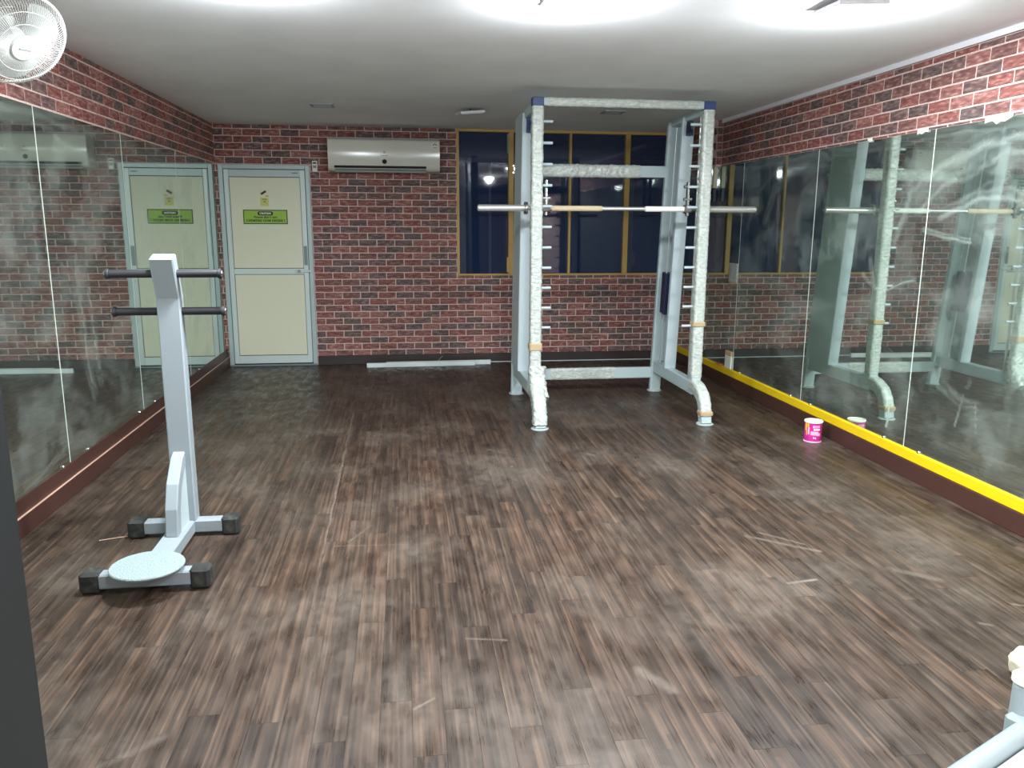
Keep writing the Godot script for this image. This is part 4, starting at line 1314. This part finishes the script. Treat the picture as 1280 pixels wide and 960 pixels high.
	for q in [[-3.93, 0.2, 0.036, "widest"], [-4.55, 0.1, 0.02, "middle"], [-5.1, 0.05, 0.016, "smallest"]]:
		var pz: float = q[0]
		var poly := [Vector2(-q[1] / 2, 0.012), Vector2(q[1] / 2, 0.014)]
		var n := 7
		for i in n + 1:
			var u := 0.5 - float(i) / n
			poly.append(Vector2((u + rng.randf_range(-0.03, 0.03)) * q[1], -q[2] * rng.randf_range(0.1, 1.0)))
		var pl := thing("plaster_flake", "ragged white plaster on the mirror's top edge, %s of three" % q[3], "plaster", Vector3(3.043, 2.07, pz), "plaster scraps along the mirror top")
		part("scrap", moved(prism(poly, 0.004), at(Vector3(3.044, 2.07, pz), Basis(Vector3(0, 0, 1), Vector3(0, 1, 0), Vector3(-1, 0, 0)))), M.paint_white, pl)
		k += 1

	# dark cabinet cut by the picture's edge
	var cb := thing("charcoal_cabinet", "tall smooth charcoal cabinet close to the viewer, cut off by the photo's edge", "cabinet", Vector3(-1.12, 0, -1.4))
	part("carcass", slab(Vector3(-1.45, 0.06, -1.62), Vector3(-0.768, 1.62, -1.1), 0.006), M.charcoal, cb)
	part("plinth", slab(Vector3(-1.43, 0, -1.6), Vector3(-0.79, 0.06, -1.12), 0.003), M.gap, cb)
	part("top_panel", slab(Vector3(-1.455, 1.62, -1.625), Vector3(-0.763, 1.645, -1.095), 0.004), M.charcoal, cb)

	# machine base at the other edge
	var g := thing("grey_machine_base", "light grey tubular machine base with a white pad, cut off by the photo's corner", "gym machine", Vector3(1.75, 0, -1.6))
	var d := (Vector3(1.684, 0, -1.814) - Vector3(1.376, 0, -1.666)).normalized()
	var sd := Vector3(-d.z, 0, d.x)
	var e0 := Vector3(1.69, 0.13, -1.80)
	part("side_tube", moved(rod(e0, e0 - d * 0.75, 0.03, 18), Transform3D()), M.corner_grey, g)
	part("pad", moved(bevel(Vector3(0.7, 0.04, 0.4), 0.012), at(e0 - d * 0.4 + sd * 0.235 + Vector3(0, -0.01, 0), Basis(d, Vector3.UP, d.cross(Vector3.UP)))), M.corner_pad, g)
	part("upright", rod(Vector3(1.725, 0.0, -1.85), Vector3(1.738, 0.24, -1.86), 0.034, 18), M.corner_grey, g)
	part("upright_cap", rod(Vector3(1.738, 0.24, -1.86), Vector3(1.74, 0.27, -1.861), 0.04, 18, 0.3), M.plastic_white, g)
	part("floor_tube", rod(Vector3(1.725, 0.03, -1.84), Vector3(2.1, 0.03, -1.6), 0.03, 14), M.corner_grey, g)
	for q in [e0 - d * 0.1, e0 - d * 0.7]:
		part("leg", rod(Vector3(q.x, 0, q.z), q, 0.022, 12), M.corner_grey, g)
	part("joint_block", moved(bevel(Vector3(0.09, 0.08, 0.09), 0.01), at(Vector3(1.73, 0.12, -1.83), Basis(Vector3.UP, 0.4))), M.corner_grey, g)
	# crumpled paper
	var pp := thing("crumpled_paper", "crumpled cream paper on the floor at the photo's edge, beyond the grey machine base", "paper", Vector3(2.1, 0, -2.25))
	var cn := noise(97, 9.0, 3)
	var sph := SphereMesh.new()
	sph.radius = 0.06
	sph.height = 0.12
	sph.radial_segments = 20
	sph.rings = 12
	var mdt := MeshDataTool.new()
	var am := ArrayMesh.new()
	am.add_surface_from_arrays(Mesh.PRIMITIVE_TRIANGLES, sph.get_mesh_arrays())
	mdt.create_from_surface(am, 0)
	for i in mdt.get_vertex_count():
		var v := mdt.get_vertex(i)
		v *= 1.0 + cn.get_noise_3dv(v * 2.0) * 0.45
		v.y = maxf(v.y, -0.045)
		mdt.set_vertex(i, v)
	am.clear_surfaces()
	mdt.commit_to_surface(am)
	var sf := SurfaceTool.new()
	sf.create_from(am, 0)
	sf.deindex()
	sf.generate_normals()
	part("sheet", sf.commit(), M.paper, pp, at(Vector3(2.1, 0.045, -2.25)))

func arc_patch(r: float, deg: float, half: float, y0: float, y1: float) -> ArrayMesh:
	var st := begin(true)
	var n := 6
	var towards := atan2(5.235, -2.885)     # direction from the tin to the viewer, in (x, z)
	for i in n:
		var a0 := towards + deg_to_rad(-deg + half * (2.0 * i / n - 1.0))
		var a1 := towards + deg_to_rad(-deg + half * (2.0 * (i + 1) / n - 1.0))
		var e0 := Vector3(cos(a0), 0, sin(a0)) * r
		var e1 := Vector3(cos(a1), 0, sin(a1)) * r
		quad(st, e0 + Vector3.UP * y0, e1 + Vector3.UP * y0, e1 + Vector3.UP * y1, e0 + Vector3.UP * y1, e0 + e1)
	return done(st)

func _ready() -> void:
	rng.seed = 20240611
	set_view()
	make_materials()
	lights()
	shell()
	mirrors()
	door()
	window()
	air_conditioner()
	machine()
	twister()
	fan()
	small_things()
